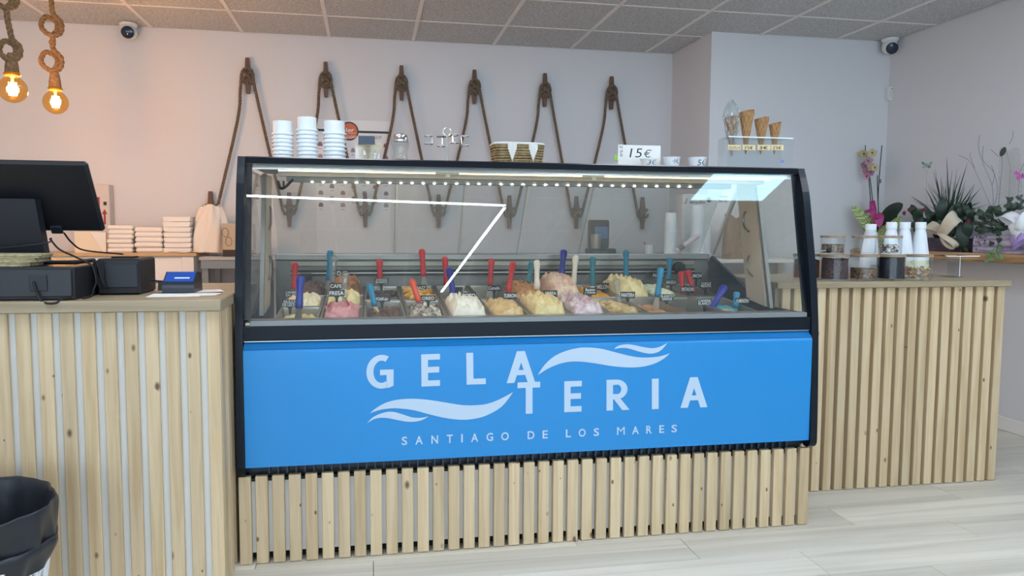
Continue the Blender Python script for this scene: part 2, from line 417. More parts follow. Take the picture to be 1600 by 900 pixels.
# plinth under the display case
pb = thing('slatted_plinth', 'low pine slatted plinth carrying the blue display case', 'plinth', (1.1, .45, 0))
MB().box((.008, .024, .035), (2.195, .9, .295)).build('backing_panel', BACKING, pb)
MB().box((.03, .06, 0), (2.18, .88, .035)).build('kick_board', RUBBER, pb)
MB().box((.008, .0245, .2952), (2.195, .055, .306)).build('top_batten', RUBBER, pb)
sm = slat_mesh(.0415, .0235, .318)
for k in range(39): inst(sm, 'slat', pb, Vector((.057*k, 0, .002))-pb.location, (0, 0, random.uniform(-.006, .006)))
se = slat_mesh(.012, .05, .318)
for k in range(6): inst(se, 'slat', pb, Vector((2.1955, .06+.12*k, .002))-pb.location)
# right counter
rc = thing('topping_counter', 'pine slatted counter with an oak top carrying jars of toppings', 'counter', (2.83, .65, 0))
MB().box((2.25, .38, .012), (3.405, .90, ZT-.028)).build('body', P('tan_backing', '#b3a493', .6), rc)
MB().box((2.236, .332, ZT-.028), (3.437, .95, ZT), .003).build('worktop', TOPW, rc)
sm = slat_mesh(.0405, .028, ZT-.03)
for k in range(20): inst(sm, 'slat', rc, Vector((3.3805-.0585*k, .352, .002))-rc.location)
se = slat_mesh(.012, .04, ZT-.03)
for k in range(9): inst(se, 'slat', rc, Vector((3.4055, .381+.058*k, .002))-rc.location)

# ================================================================== DISPLAY CASE
CX = 2.225
dc = thing('gelato_display_case', 'long gelato display case with slanted glass and a blue front', 'display case', (CX/2, .45, .322))
prof = [(.1375, 1.4515), (.096, 1.354), (.061, 1.198), (.025, 1.019), (.0, .841), (-.010, .687), (-.018, .481), (-.021, .36)]
pf = [Vector(p) for p in spline([(0, a, b) for a, b in prof], 4)]
for nm, x0, x1 in (('left', 0., .026), ('right', CX-.03, CX)):
    fw = .05
    poly = [(p.y, p.z) for p in pf]+[(-.012, .335), (.005, .324)]
    poly += [(fw+.01, .324)]+[(p.y+fw, p.z) for p in pf[::-1]]
    n = len(pf)
    mb = MB()
    for i in range(n-1):
        a, b = pf[i], pf[i+1]
        mb.quadprism([(x0, a.y, a.z), (x0, a.y+fw, a.z), (x0, b.y+fw, b.z), (x0, b.y, b.z)], (x1-x0, 0, 0))
    mb.prism([(-.021, .36), (-.0195, .345), (-.012, .332), (.002, .324), (.03, .324), (.03, .36)], x0, x1, 0)
    mb.build('side_frame', BLACK, dc)
    o = x0 if nm == 'left' else x1-.014
    MB().prism([(.03, .324), (1.0, .324), (1.0, 1.03), (.954, 1.064), (.407, .86), (.03, .86)], o, o+.014, 0).build('side_panel', NAVY, dc)
    MB().prism([(.05, .862), (.40, .862), (.945, 1.074), (.66, 1.42), (.18, 1.42), (.118, 1.2)], o+.004, o+.010, 0).build('side_glass', GLASS, dc)
    MB().quadprism([(o, .945, 1.070), (o, .962, 1.084), (o, .682, 1.424), (o, .66, 1.42)], (.014, 0, 0)).build('rear_edge_trim', ALU, dc)
    u0 = .046 if nm == 'left' else CX-.064
    up = MB().quadprism([(u0, .30, .865), (u0, .47, .885), (u0, .60, 1.41), (u0, .44, 1.41)], (.016, 0, 0)).build('upright', BEIGEP, dc)
    MB().quadprism([(u0, .262, .862), (u0, .285, .864), (u0, .43, 1.41), (u0, .412, 1.41)], (.016, 0, 0)).build('upright_trim', STEELD, dc)
    for zc in (1.245, 1.045):
        yc = .40+(zc-.86)*.25
        pts = [(u0+(-.003 if nm == 'right' else .019), yc-.05+.075*cos(a), zc+.055*sin(a)) for a in [(-1.35+2.1*i/10) for i in range(11)]]
        MB().tube(pts, .005, 6).build('slot_cover', STEELD, up)
# lower body, front panel
MB().box((.016, .045, .324), (CX-.016, .99, .725)).build('carcass', NAVY, dc)
YP = -.0125
fp = MB().prism([(YP, .356), (YP, .762), (YP+.004, .770), (.018, .792), (.044, .792), (.044, .356)], .0275, CX-.0315, 0).build('front_panel', BLUE, dc)
MB().prism([(YP+.0045, .7706), (.0172, .7926), (.0172, .7965), (YP+.003, .7745)], .029, CX-.033, 0).build('panel_lip', BLUED, fp)
MB().box((.028, .012, .797), (CX-.032, .03, .8005)).build('trim_line', ALU, dc)
MB().prism([(.006, .8008), (.004, .852), (.05, .852), (.05, .8008)], .0265, CX-.0305, 0).build('lower_black_band', BLACK, dc)
MB().box((.05, .0, .853), (CX-.05, .03, .872), .002).build('sill_trim', P('sill_metal', '#7f8486', .5, .5), dc)
MB().box((.03, .034, .853), (CX-.034, .17, .862)).build('inner_sill', STEEL, dc)
# vent grille under the front panel
MB().box((.03, .046, .3065), (CX-.034, .07, .355)).build('grille_back', RUBBER, dc)
fm = MB().box((0, 0, 0), (.006, .022, .034)).mesh('fin'); fm.materials.append(P('grille_fin', '#2c3a4a', .5))
for k in range(66): inst(fm, 'fin', dc, Vector((.10+.031*k, .022, .322))-dc.location)
# glass and frame of the window
gp = [(.030, .873), (.062, 1.02), (.102, 1.2), (.134, 1.345), (.156, 1.435)]
mb = MB()
(ya, za), (yb, zb) = (.0235, .873), (.1405, 1.4265)
mb.quadprism([(.027, ya, za), (CX-.031, ya, za), (CX-.031, yb, zb), (.027, yb, zb)], (0, .006, -.001))
mb.build('front_glass', GLASS, dc)
def gl_y(z): return ya+(yb-ya)*(z-za)/(zb-za)
for x0, x1 in ((.0275, .048), (CX-.052, CX-.0315)):
    MB().quadprism([(x0, ya+.0075, za), (x1, ya+.0075, za), (x1, yb+.0075, zb-.002), (x0, yb+.0075, zb-.002)], (0, .003, 0)).build('glass_border', BLACK, dc)
MB().prism([(.137, 1.427), (.130, 1.448), (.14, 1.4525), (.66, 1.4525), (.67, 1.427)], .0265, CX-.0305, 0).build('top_panel', BLACK, dc)
MB().prism([(.149, 1.408), (.153, 1.4235), (.161, 1.4235), (.157, 1.408)], .05, CX-.055, 0).build('top_trim', ALU, dc)
MB().box((.12, .175, 1.412), (CX-.09, .245, 1.4265)).build('light_housing', STEELD, dc)
MB().box((.13, .225, 1.4085), (CX-.10, .239, 1.4118)).build('led_strip', LEDS, dc)
for px in (698, 924):
    X = PY(px, 275, .2).x
    bo = MB().box((X-.045, .166, 1.402), (X+.045, .1745, 1.419), .001).build('light_bracket', P('warm_white_plastic', '#d8d0b0', .5), dc)
    MB().box((X-.009, .162, 1.392), (X+.009, .1658, 1.42), .001).build('bracket_tab', MATS['warm_white_plastic'], bo)
MB().box((.12, .30, 1.395), (CX-.09, .34, 1.4265)).build('roller_tube', STEELD, dc)
MB().box((.12, .60, 1.392), (CX-.09, .66, 1.4265)).build('rear_light_housing', STEELD, dc)
lm = MB().box((0, 0, 0), (.008, .006, .004), .001).mesh('led'); lm.materials.append(LEDM)
for k in range(36):
    px = 486+17.4*k
    if px > 1078: break
    q = PY(px, 285.3+.0118*(px-486), .597); inst(lm, 'led', dc, q-dc.location)
pts = spline([PY(434, 283, .3), PY(438, 294, .29), PY(446, 292, .29), PY(455, 283, .3)], 5); MB().tube(pts, .006, 6).build('wiring', RUBBER, dc)
pts = spline([PY(443, 283, .31), PY(444, 293, .3), PY(450, 289, .3), PY(458, 280, .31)], 5); MB().tube(pts, .004, 6).build('wiring', RUBBER, dc)
# interior tub: back plate, ledge, slot
SL = .092; PY0, PZ0 = .165, .857
def bed(Y): return PZ0+(Y-PY0)*SL
MB().prism([(.908, .727), (.918, .727), (.955, 1.045), (.945, 1.045)], .032, CX-.036, 0).build('rear_plate', P('dark_steel', '#6b6a67', .4, .8), dc)
MB().box((.032, .925, 1.046), (CX-.036, .985, 1.075), .004).build('rear_ledge', STEELD, dc)
MB().box((.10, .925, 1.018), (CX-.12, .9385, 1.041), .002).build('rear_strip', P('warm_steel', '#8d8a80', .4, .8), dc)
MB().prism([(.9155, .973), (.928, .976), (.932, 1.0), (.9195, .997)], .10, CX-.12, 0).build('air_slot', RUBBER, dc)
MB().box((.10, .917, .984), (CX-.12, .9205, .9885)).build('slot_bar', STEEL, dc)
kn = PY(1060, 418, .92); MB().lathe([(.028, 0), (.03, .004), (.03, .016), (.026, .02)], 20).xf(Matrix.Translation(kn+Vector((0, .0, 0))) @ Matrix.Rotation(pi/2, 4, 'X')).build('thermostat_cover', RUBBER, dc, 'auto')
MB().quadprism([(.032, .05, .727), (CX-.036, .05, .727), (CX-.036, .89, .727), (.032, .89, .727)], (0, 0, .006)).build('tub_floor', STEELD, dc)
# rear sliding doors of clear acrylic, each with a bright vertical edge
rd = [(PY(px, 330, .82).x) for px in (400, 617, 721, 816, 916, 1108)]
for i in range(5):
    x0, x1 = rd[i]-.004, rd[i+1]+.010; off = .006*(i % 2)
    x0, x1 = max(x0, .045), min(x1, CX-.045)
    d = MB().quadprism([(x0, .945+off, 1.0765), (x1, .945+off, 1.0765), (x1, .672+off, 1.426), (x0, .672+off, 1.426)], (0, .003, .002)).build('rear_door', DOORG, dc)
    for xe in (x1-.006,):
        MB().quadprism([(xe, .943+off, 1.078), (xe+.005, .943+off, 1.078), (xe+.005, .672+off, 1.425), (xe, .672+off, 1.425)], (0, -.002, 0)).build('door_edge', P('acrylic_edge', '#e4e2d8', .3), d)

# lettering on the front panel
LT = .0012
def panel(px, py): return PY(px, py, YP-.0004)
def quadmap(q, a, b):
    TL, TR, BR, BL = q; x = (TL[0]*(1-a)+TR[0]*a)*(1-b)+(BL[0]*(1-a)+BR[0]*a)*b; y = (TL[1]*(1-a)+TR[1]*a)*(1-b)+(BL[1]*(1-a)+BR[1]*a)*b
    return panel(x, y)
def arcring(cx, cy, rx, ry, tx, ty, a0, a1, n=14):
    out = []
    for i in range(n):
        p = []
        for a, k in ((a0+(a1-a0)*i/n, 0), (a0+(a1-a0)*(i+1)/n, 0), (a0+(a1-a0)*(i+1)/n, 1), (a0+(a1-a0)*i/n, 1)):
            p.append((cx+(rx-k*tx)*cos(a), cy-(ry-k*ty)*sin(a)))
        out.append(p)
    return out
R4 = lambda x0, y0, x1, y1: [(x0, y0), (x1, y0), (x1, y1), (x0, y1)]
GL = {'E': [R4(0, 0, .36, 1), R4(.36, 0, 1, .18), R4(.36, .40, .96, .58), R4(.36, .82, 1, 1)],
 'L': [R4(0, 0, .36, 1), R4(.36, .82, 1, 1)], 'T': [R4(0, 0, 1, .18), R4(.36, .18, .66, 1)], 'I': [R4(0, 0, 1, 1)],
 'A': [[(.36, 0), (.64, 0), (.27, 1), (0, 1)], [(.38, 0), (.64, 0), (1, 1), (.74, 1)], R4(.31, .60, .69, .76)],
 'R': [R4(0, 0, .28, 1), R4(.28, 0, .45, .17), R4(.28, .47, .45, .64)]+arcring(.45, .32, .46, .32, .27, .16, -pi/2, pi/2, 10)+[[(.30, .62), (.58, .60), (1, 1), (.68, 1)]],
 'G': arcring(.56, .5, .56, .5, .26, .17, math.radians(62), math.radians(300), 20)+[R4(.5, .44, 1, .60), R4(.74, .60, 1, .92), [(.80, .84), (1, .92), (.86, .97), (.70, .99)], ]}
A = lambda pts, ox, oy: [(ox+x/5, oy+y/5) for x, y in pts]
for ch, q, ox in [('G', [(62, 175), (275, 170), (275, 433), (62, 440)], 560), ('E', [(490, 169), (637, 163), (637, 414), (493, 420)], 560), ('L', [(842, 157), (992, 153), (995, 400), (845, 405)], 560),
 ('A', [(1158, 147), (1380, 140), (1380, 385), (1158, 393)], 560), ('T', [(1243, 388), (1420, 382), (1420, 628), (1243, 635)], 560), ('E', [(308, 379), (445, 374), (442, 615), (308, 620)], 820),
 ('R', [(638, 368), (818, 362), (818, 600), (638, 608)], 820), ('I', [(992, 359), (1045, 357), (1045, 594), (992, 597)], 820), ('A', [(1215, 350), (1425, 344), (1425, 580), (1215, 587)], 820)]:
    q = A(q, ox, 520); mb = MB()
    for i, pl in enumerate(GL[ch]): mb.quadprism([quadmap(q, *p)+Vector((0, -.0002*(i % 3), 0)) for p in pl], (0, -LT, 0))
    mb.build('letter', LETTER, fp)
small = [('S', 338, 382, 560), ('A', 445, 503, 560), ('N', 570, 622, 560), ('T', 690, 738, 560), ('I', 803, 815, 560), ('A', 880, 936, 560), ('G', 1000, 1052, 560), ('O', 1115, 1175, 560), ('D', 22, 75, 820), ('E', 138, 180, 820),
 ('L', 320, 360, 820), ('O', 420, 475, 820), ('S', 538, 580, 820), ('M', 720, 780, 820), ('A', 838, 890, 820), ('R', 948, 992, 820), ('E', 1050, 1088, 820), ('S', 1145, 1188, 820)]
for ch, a, b, ox in small:
    x0, x1 = ox+a/5, ox+b/5; top = lambda x: 682.2-(x-632)*.0445; hh = lambda x: 13.2-(x-632)*.003
    q = [(x0, top(x0)), (x1, top(x1)), (x1, top(x1)+hh(x1)), (x0, top(x0)+hh(x0))]
    vs, fs, _ = text_polys(ch, .0 if ch == 'M' else .018); MB().add([quadmap(q, u, 1-v)+Vector((0, -.001, 0)) for u, v in vs], fs).build('letter', LETTER, fp)
waves = [([(90, 628), (150, 580), (230, 540), (330, 519), (440, 515), (560, 525), (700, 547), (820, 565), (920, 565), (1010, 553), (1100, 520), (1208, 463)],
          [(90, 628), (160, 604), (250, 590), (340, 592), (440, 606), (560, 638), (680, 665), (800, 679), (900, 672), (1000, 645), (1120, 575), (1208, 463)], 560),
 ([(70, 705), (100, 670), (150, 640), (220, 618), (280, 618), (340, 635), (420, 660), (490, 663), (548, 652)], [(70, 705), (120, 675), (180, 663), (240, 668), (310, 682), (380, 694), (440, 694), (500, 680), (548, 652)], 560),
 ([(100, 330), (150, 255), (220, 190), (310, 145), (420, 118), (510, 115), (600, 125), (700, 150), (820, 180), (920, 193), (1040, 186), (1133, 160)],
  [(100, 330), (180, 280), (270, 242), (360, 225), (450, 226), (560, 240), (680, 260), (800, 270), (900, 267), (1000, 245), (1080, 205), (1133, 160)], 820),
 ([(695, 127), (730, 102), (790, 90), (850, 95), (920, 110), (990, 120), (1050, 110), (1113, 80)], [(695, 127), (750, 118), (810, 122), (880, 143), (950, 160), (1010, 160), (1065, 135), (1113, 80)], 820)]
for up_, lo_, ox in waves:
    a = spline([panel(*p) for p in A(up_, ox, 520)], 4); b = spline([panel(*p) for p in A(lo_, ox, 520)], 4); n = min(len(a), len(b)); mb = MB()
    off = Vector((0, -LT, 0)); vs = [p+off for p in a[:n]]+[p+off for p in b[:n]]
    mb.add(vs, [(i, i+1, n+i+1, n+i) for i in range(n-1)]).build('wave_emblem', LETTER, fp)

# ================================================================== GELATO: pans, heaps, spatulas, name tags
TILT = math.atan(SL)
def pan_mesh(wd, dp, h=.11):
    mb = MB(); r = .006; w2 = wd/2; i = .010; t = .022
    def ring(e, z, taper=0): return [(-w2+e+taper, e+taper, z), (w2-e-taper, e+taper, z), (w2-e-taper, dp-e-taper, z), (-w2+e+taper, dp-e-taper, z)]
    rs = [ring(0, -.006), ring(0, 0), ring(.002, .001), ring(i, .001), ring(i+.001, -.004), ring(i, -h, .008)]
    vs = sum(rs, []); fs = []
    for k in range(len(rs)-1):
        for j in range(4): fs.append((k*4+j, k*4+(j+1) % 4, k*4+4+(j+1) % 4, k*4+4+j))
    fs.append(tuple(range(len(vs)-4, len(vs)))); mb.add(vs, fs)
    me = mb.mesh('gelato_pan'); me.materials.append(STEEL); return me
PANS = {2: pan_mesh(.160, .358), 3: pan_mesh(.160, .238)}
def gel(name, a, b=None, sc=30, rough=.45):
    return P('gelato_'+name, a, rough, bump=.25, bscale=90, var=b, vscale=sc, sub=.0)
def heap(wd, dp, top, dome, swirl, seed, fold=1., skew=0., nu=34, nv=44):
    rnd = random.Random(seed); ph = [rnd.uniform(0, 6.28) for _ in range(6)]; cx, cy = rnd.uniform(-.15, .15), rnd.uniform(-.1, .15)
    def fn(u, v):
        x = (u-.5)*2; y = (v-.5)*2
        e = (1-abs(x)**4.)*(1-abs(y)**4.4); e = max(0, e)
        rr = sqrt((x-cx)**2+((y-cy)*1.1)**2); th = atan2(y-cy, x-cx)
        s = .5+.5*sin(fold*(7*rr+1.*th)+ph[0]+1.1*sin(3*th+ph[1])); s = 1-abs(2*s-1)**1.6
        s2 = .5+.5*sin(13*x+5*y+ph[2]+1.8*sin(4*y+ph[3]))
        z = top-.02*(1-min(1, e*4))+dome*e**.7*(1+skew*y)+swirl*1.5*(.65*s+.35*s2)*min(1, e*2.2)+.0016*sin(21*x+ph[4]+3*sin(6*y+ph[5]))*min(1, e*2)
        return ((u-.5)*wd, v*dp, z)
    return MB().grid(fn, nu, nv, None)
def mini_curls(wd, dp, top, seed, n=26, r=.012):
    rnd = random.Random(seed); mb = heap(wd, dp, top, .012, .006, seed)
    for i in range(n):
        x, y = rnd.uniform(-.4, .4)*wd, rnd.uniform(.12, .88)*dp; a = rnd.uniform(0, 3.14); l = rnd.uniform(.02, .035)
        pts = [(x+cos(a)*l*(t-.5)*2, y+sin(a)*l*(t-.5)*2, top+.014+.012*sin(pi*t)) for t in [j/6 for j in range(7)]]
        mb.tube(pts, [r*.5, r*.9, r, r, r, r*.9, r*.5], 7)
    return mb
FL = {  # column: list from the front: (name, colour, second colour, level, dome, swirl, style, label)
0: [('lemon', '#efe2a8', '#e2cf86', -.045, .03, .012, 0, 'low pale yellow gelato in the front pan of the end column'), ('cream', '#f2ead0', '#e4d7b0', -.006, .030, .014, 0, 'cream white gelato between pale yellow and chocolate ones'), ('dark_chocolate', '#5a3a30', '#3e2620', -.004, .045, .012, 0, 'dark chocolate gelato heap behind cream gelato in the end column')],
1: [('strawberry', '#d99a9c', '#c47d86', -.006, .040, .014, 0, 'dusty pink strawberry gelato heap with red sauce streaks'), ('custard', '#efe3b4', '#e0cf8c', -.002, .045, .013, 0, 'pale custard yellow gelato behind the dusty pink heap'), ('caramel', '#b68653', '#7c4f30', 0, .075, .014, 0, 'tall caramel brown gelato peak streaked with chocolate')],
2: [('brown_swirl', '#7a5540', '#4a2e22', -.030, .018, .010, 0, 'milk chocolate brown gelato in a half empty front pan'), ('cocoa', '#5c4640', '#3d2c28', -.035, .014, .012, 1, 'dull cocoa brown gelato behind the milk chocolate one')],
3: [('cookie', '#ebe6d8', '#3a2e2a', -.020, .022, .012, 0, 'white gelato mottled with black cookie pieces'), ('corn_flake', '#e9bd55', '#c98f2c', -.02, .014, .008, 1, 'yellow flaked gelato behind the black and white cookie one')],
4: [('coconut', '#f1ede2', '#e6dfcd', .004, .045, .018, 0, 'smooth white coconut gelato heap rising over its pan'), ('milk', '#e6e2d8', '#d3cdc0', -.07, .006, .006, 0, 'last white gelato in a nearly empty pan behind coconut')],
5: [('nougat', '#e3c795', '#cfa968', -.010, .034, .014, 0, 'honey beige nougat gelato in wide glossy folds'), ('vanilla', '#eadfc0', '#d8c79c', -.065, .012, .008, 0, 'little vanilla gelato left behind the honey beige folds')],
6: [('butter', '#ecdba8', '#d9c07d', .004, .046, .016, 0, 'butter yellow gelato heap with radiating folds'), ('praline', '#cf9b5e', '#a06b38', 0, .04, .014, 0, 'praline tan gelato peeking behind the butter yellow heap')],
7: [('lilac', '#e0d3d6', '#b68a9a', .004, .036, .016, 0, 'pale lilac and white marbled gelato in the front row'), ('cherry', '#dba6a0', '#ecdcb8', .004, .085, .014, 0, 'tall cherry pink gelato peak marbled with cream')],
8: [('curls', '#d8c08f', '#b79a63', -.022, .0, .0, 1, 'small beige gelato curls in a front pan'), ('mango', '#f0b32e', '#dd9320', -.012, .012, .008, 0, 'bright mango yellow gelato behind the beige curls')],
9: [('dulce', '#d3a06a', '#b98049', -.030, .012, .008, 0, 'flat toffee tan gelato with a wide steel spatula'), ('rich_cream', '#ecdfae', '#dcc98c', -.002, .075, .016, 0, 'tall rich cream gelato heap behind the toffee one')],
10: [('meringue', '#ece6d0', '#d8d0b2', -.075, .006, .005, 0, 'thin white gelato left in a nearly empty front pan'), ('pistachio', '#cdd8b4', '#e7e7d2', -.018, .026, .014, 1, 'pale green pistachio gelato with soft curls')],
11: [('smurf', '#58bfd6', '#3aa3c4', -.045, .014, .012, 1, 'bright sky blue gelato with a biscuit on top'), ('chalk', '#d9d4c6', '#c2bcab', -.085, .004, .004, 0, 'scraped out pan bottom with a film of white gelato')]}
PW = .163; XC0 = .11
spots = {}
for c in range(12):
    fl = FL[c]; n = len(fl); dp = .74/n; cx = XC0+PW*(c+.5)
    for k, (nm, ca, cb, lv, dome, sw, style, lab) in enumerate(fl):
        y0 = PY0+dp*k+.001; z0 = bed(y0)
        pn = bpy.data.objects.new('gelato_pan', PANS[n]); COL.objects.link(pn); pn.location = (cx, y0, z0); pn.rotation_euler = (TILT, 0, 0)
        tag(pn, 'steel pan holding the '+' '.join(lab.split()[:5]) if False else 'steel gelato pan under the '+nm.replace('_', ' ')+' coloured gelato', 'pan', 'steel pans set side by side in the case')
        w2, d2 = .140, dp-.024
        mb = mini_curls(w2, d2, lv-.01, 50+c*3+k) if style else heap(w2, d2, lv-.01, dome*.82, sw, 10+c*3+k, skew=-.15 if k == 0 else 0)
        mb.xf(Matrix.Translation((0, .012, 0)))
        me = mb.mesh('gelato', True); me.materials.append(gel(nm, ca, cb, 26 if style == 0 else 40))
        g = bpy.data.objects.new('gelato', me); COL.objects.link(g); g.location = (cx, y0, z0); g.rotation_euler = (TILT, 0, 0)
        tag(g, lab, 'gelato'); spots[c, k] = (g, cx, y0, z0, dp, lv+dome)
# sauce streaks and toppings are parts of their gelato
g, cx, y0, z0, dp, tp = spots[1, 0]
for (a, b) in (((540, 466), (549, 486)), ((517, 472), (511, 482))):
    p = [PY(a[0]*(1-t)+b[0]*t, a[1]*(1-t)+b[1]*t, y0+.13-.07*t) for t in (0, .25, .5, .75, 1)]
    MB().tube([Matrix.Rotation(-TILT, 3, 'X') @ (q-g.location) for q in p], [.002, .004, .0045, .004, .002], 6).build('sauce_streak', P('red_sauce', '#b3202a', .2), g, True, True)
g, cx, y0, z0, dp, tp = spots[11, 0]
MB().box((.0, .10, -.03), (.035, .13, -.008), .004).xf(Matrix.Rotation(.3, 4, 'Z')).build('biscuit', P('biscuit', '#c39a6a', .8), g, False, True)

RED, ORA = P('red_handle', '#c2202c', .3), P('orange_red_handle', '#d8492a', .3)
BLU, TEA = P('cobalt_handle', '#1e2f96', .3), P('teal_handle', '#0f7ea6', .3)
WHI = P('ivory_handle', '#efe9dc', .35); CLR = glass('clear_handle', '#eceff0', .14, .10)
TE2 = P('sea_green_handle', '#12788a', .3)
def spatula(top, bot, Y0, Y1, mat, label, blade='steel', wide=1.):
    a, b = PY(*top, Y0), PY(*bot, Y1)
    t = thing('gelato_spatula', label, 'spatula', b, 'spatulas standing in the gelato')
    d = (a-b); L = d.length; d.normalize(); R = .0145*wide
    q = [(0, .85), (.15, .95), (.4, .78), (.65, .82), (.86, 1.08), (.96, .95), (1, .45)]
    M = Matrix.Translation(b) @ d.to_track_quat('Z', 'Y').to_matrix().to_4x4()
    MB().lathe([(R*r, L*z) for z, r in q], 14).xf(M).build('handle', mat, t, True)
    bl = .055 if blade == 'steel' else .04
    MB().add(*(lambda: ([(-.007, -.0015, .004), (.007, -.0015, .004), (.019, -.001, -bl), (-.019, -.001, -bl), (-.007, .0015, .004), (.007, .0015, .004), (.019, .001, -bl), (-.019, .001, -bl)], [(0, 1, 2, 3), (7, 6, 5, 4), (0, 4, 5, 1), (1, 5, 6, 2), (2, 6, 7, 3), (3, 7, 4, 0)]))()).xf(M).build('blade', STEEL if blade == 'steel' else CLR, t)
SP = [((461, 410), (460, 452), .62, .60, RED, 'red handled spatula beside the dark chocolate gelato', 'c'), ((470, 431), (467, 482), .27, .25, BLU, 'cobalt blue spatula standing in pale yellow gelato', 's'),
 ((516, 391), (514, 438), .80, .78, TEA, 'teal blue spatula behind the caramel brown peak', 's'), ((522, 398), (520, 442), .60, .58, CLR, 'tall clear plastic spatula behind the strawberry tag', 'c'), ((540, 424), (538, 466), .44, .42, CLR, 'clear plastic spatula in custard yellow gelato', 'c'),
 ((593, 405), (594, 440), .80, .78, RED, 'red spatula in the cocoa brown gelato', 'c'), ((577, 444), (586, 478), .40, .37, TEA, 'teal spatula leaning in milk chocolate brown gelato', 'c'), ((643, 437), (655, 472), .42, .38, ORA, 'orange red spatula leaning in black and white cookie gelato', 'c'),
 ((659, 389), (662, 432), .80, .78, RED, 'tall red spatula with steel blade in yellow flaked gelato', 's'), ((695, 401), (698, 446), .80, .76, RED, 'red spatula standing behind the cobalt one near the coconut', 's'), ((701, 418), (709, 464), .66, .62, BLU, 'cobalt blue spatula leaning behind the coconut gelato', 's'),
 ((768, 404), (766, 446), .78, .76, RED, 'red spatula in the pan of leftover vanilla', 's'), ((802, 409), (794, 458), .66, .60, RED, 'red spatula leaning behind the nougat tag', 's'), ((831, 409), (826, 444), .80, .77, TE2, 'sea green spatula half hidden behind an ivory one', 's'),
 ((839, 406), (839, 452), .62, .60, WHI, 'ivory spatula over the butter yellow gelato', 'c'), ((881, 390), (877, 433), .82, .80, BLU, 'tall cobalt spatula with steel blade behind the cherry peak', 's'), ((900, 399), (896, 446), .74, .72, WHI, 'ivory spatula standing in the cherry pink peak', 'c'),
 ((926, 401), (926, 447), .70, .68, TE2, 'sea green spatula behind the lilac gelato tag', 's'), ((963, 436), (968, 474), .45, .42, CLR, 'clear plastic spatula in beige gelato curls', 'c'), ((978, 391), (978, 433), .80, .78, TEA, 'tall teal spatula with steel blade in mango gelato', 's'),
 ((1033, 418), (1027, 464), .38, .36, TEA, 'teal spatula with wide steel blade in toffee gelato', 's'), ((1047, 403), (1045, 442), .80, .78, TEA, 'teal spatula beside the big cream gelato heap', 's'), ((1064, 424), (1068, 464), .64, .62, RED, 'upright red spatula in pistachio gelato', 'c'), ((1074, 422), (1084, 458), .64, .61, RED, 'tilted red spatula in pistachio gelato', 'c'),
 ((1133, 447), (1108, 487), .36, .30, BLU, 'cobalt spatula leaning far over in a nearly empty pan', 'c'), ((1151, 457), (1149, 480), .36, .33, TEA, 'short blue spatula in the sky blue gelato', 'c')]
for tp, bt, y0, y1, mt, lb, bd in SP: spatula(tp, bt, y0, y1, mt, lb, 'steel' if bd == 's' else 'c', 1.15 if mt in (BLU,) else 1.)
def name_tag(px, py, wpx, hpx, Y, lines, label, stem=11):
    c = PY(px, py, Y); s = (PY(px+50, py, Y)-PY(px-50, py, Y)).length/100; w2, h2 = wpx*s/2, hpx*s/2
    t = thing('flavour_tag', label, 'tag', (c.x, c.y, c.z-h2-stem*s), 'black flavour tags standing in the gelato')
    MB().box((c.x-w2, Y, c.z-h2), (c.x+w2, Y+.002, c.z+h2), .0008).build('board', SLATE, t)
    MB().prism([(c.x-.011, c.z-h2), (c.x+.011, c.z-h2), (c.x+.006, c.z-h2-.006), (c.x+.004, c.z-h2-stem*s), (c.x-.004, c.z-h2-stem*s), (c.x-.006, c.z-h2-.006)], Y, Y+.002, 1).build('stem', SLATE, t)
    mb = MB(); n = len(lines)
    for i, l in enumerate(lines):
        if not l: continue
        hh = 2*h2*(.58 if n == 1 else .38); zc = c.z+(0 if n == 1 else h2*.42*(1-2*i))
        asp = text_polys(l, .02)[2]; ww = min(2*w2*.90, hh*asp)
        put_text(mb, l, (c.x-ww/2, Y-.0006, zc-hh/2), (ww, 0, 0), (0, 0, hh), .02)
    if mb.v: mb.build('chalk_lettering', CHALK, t)
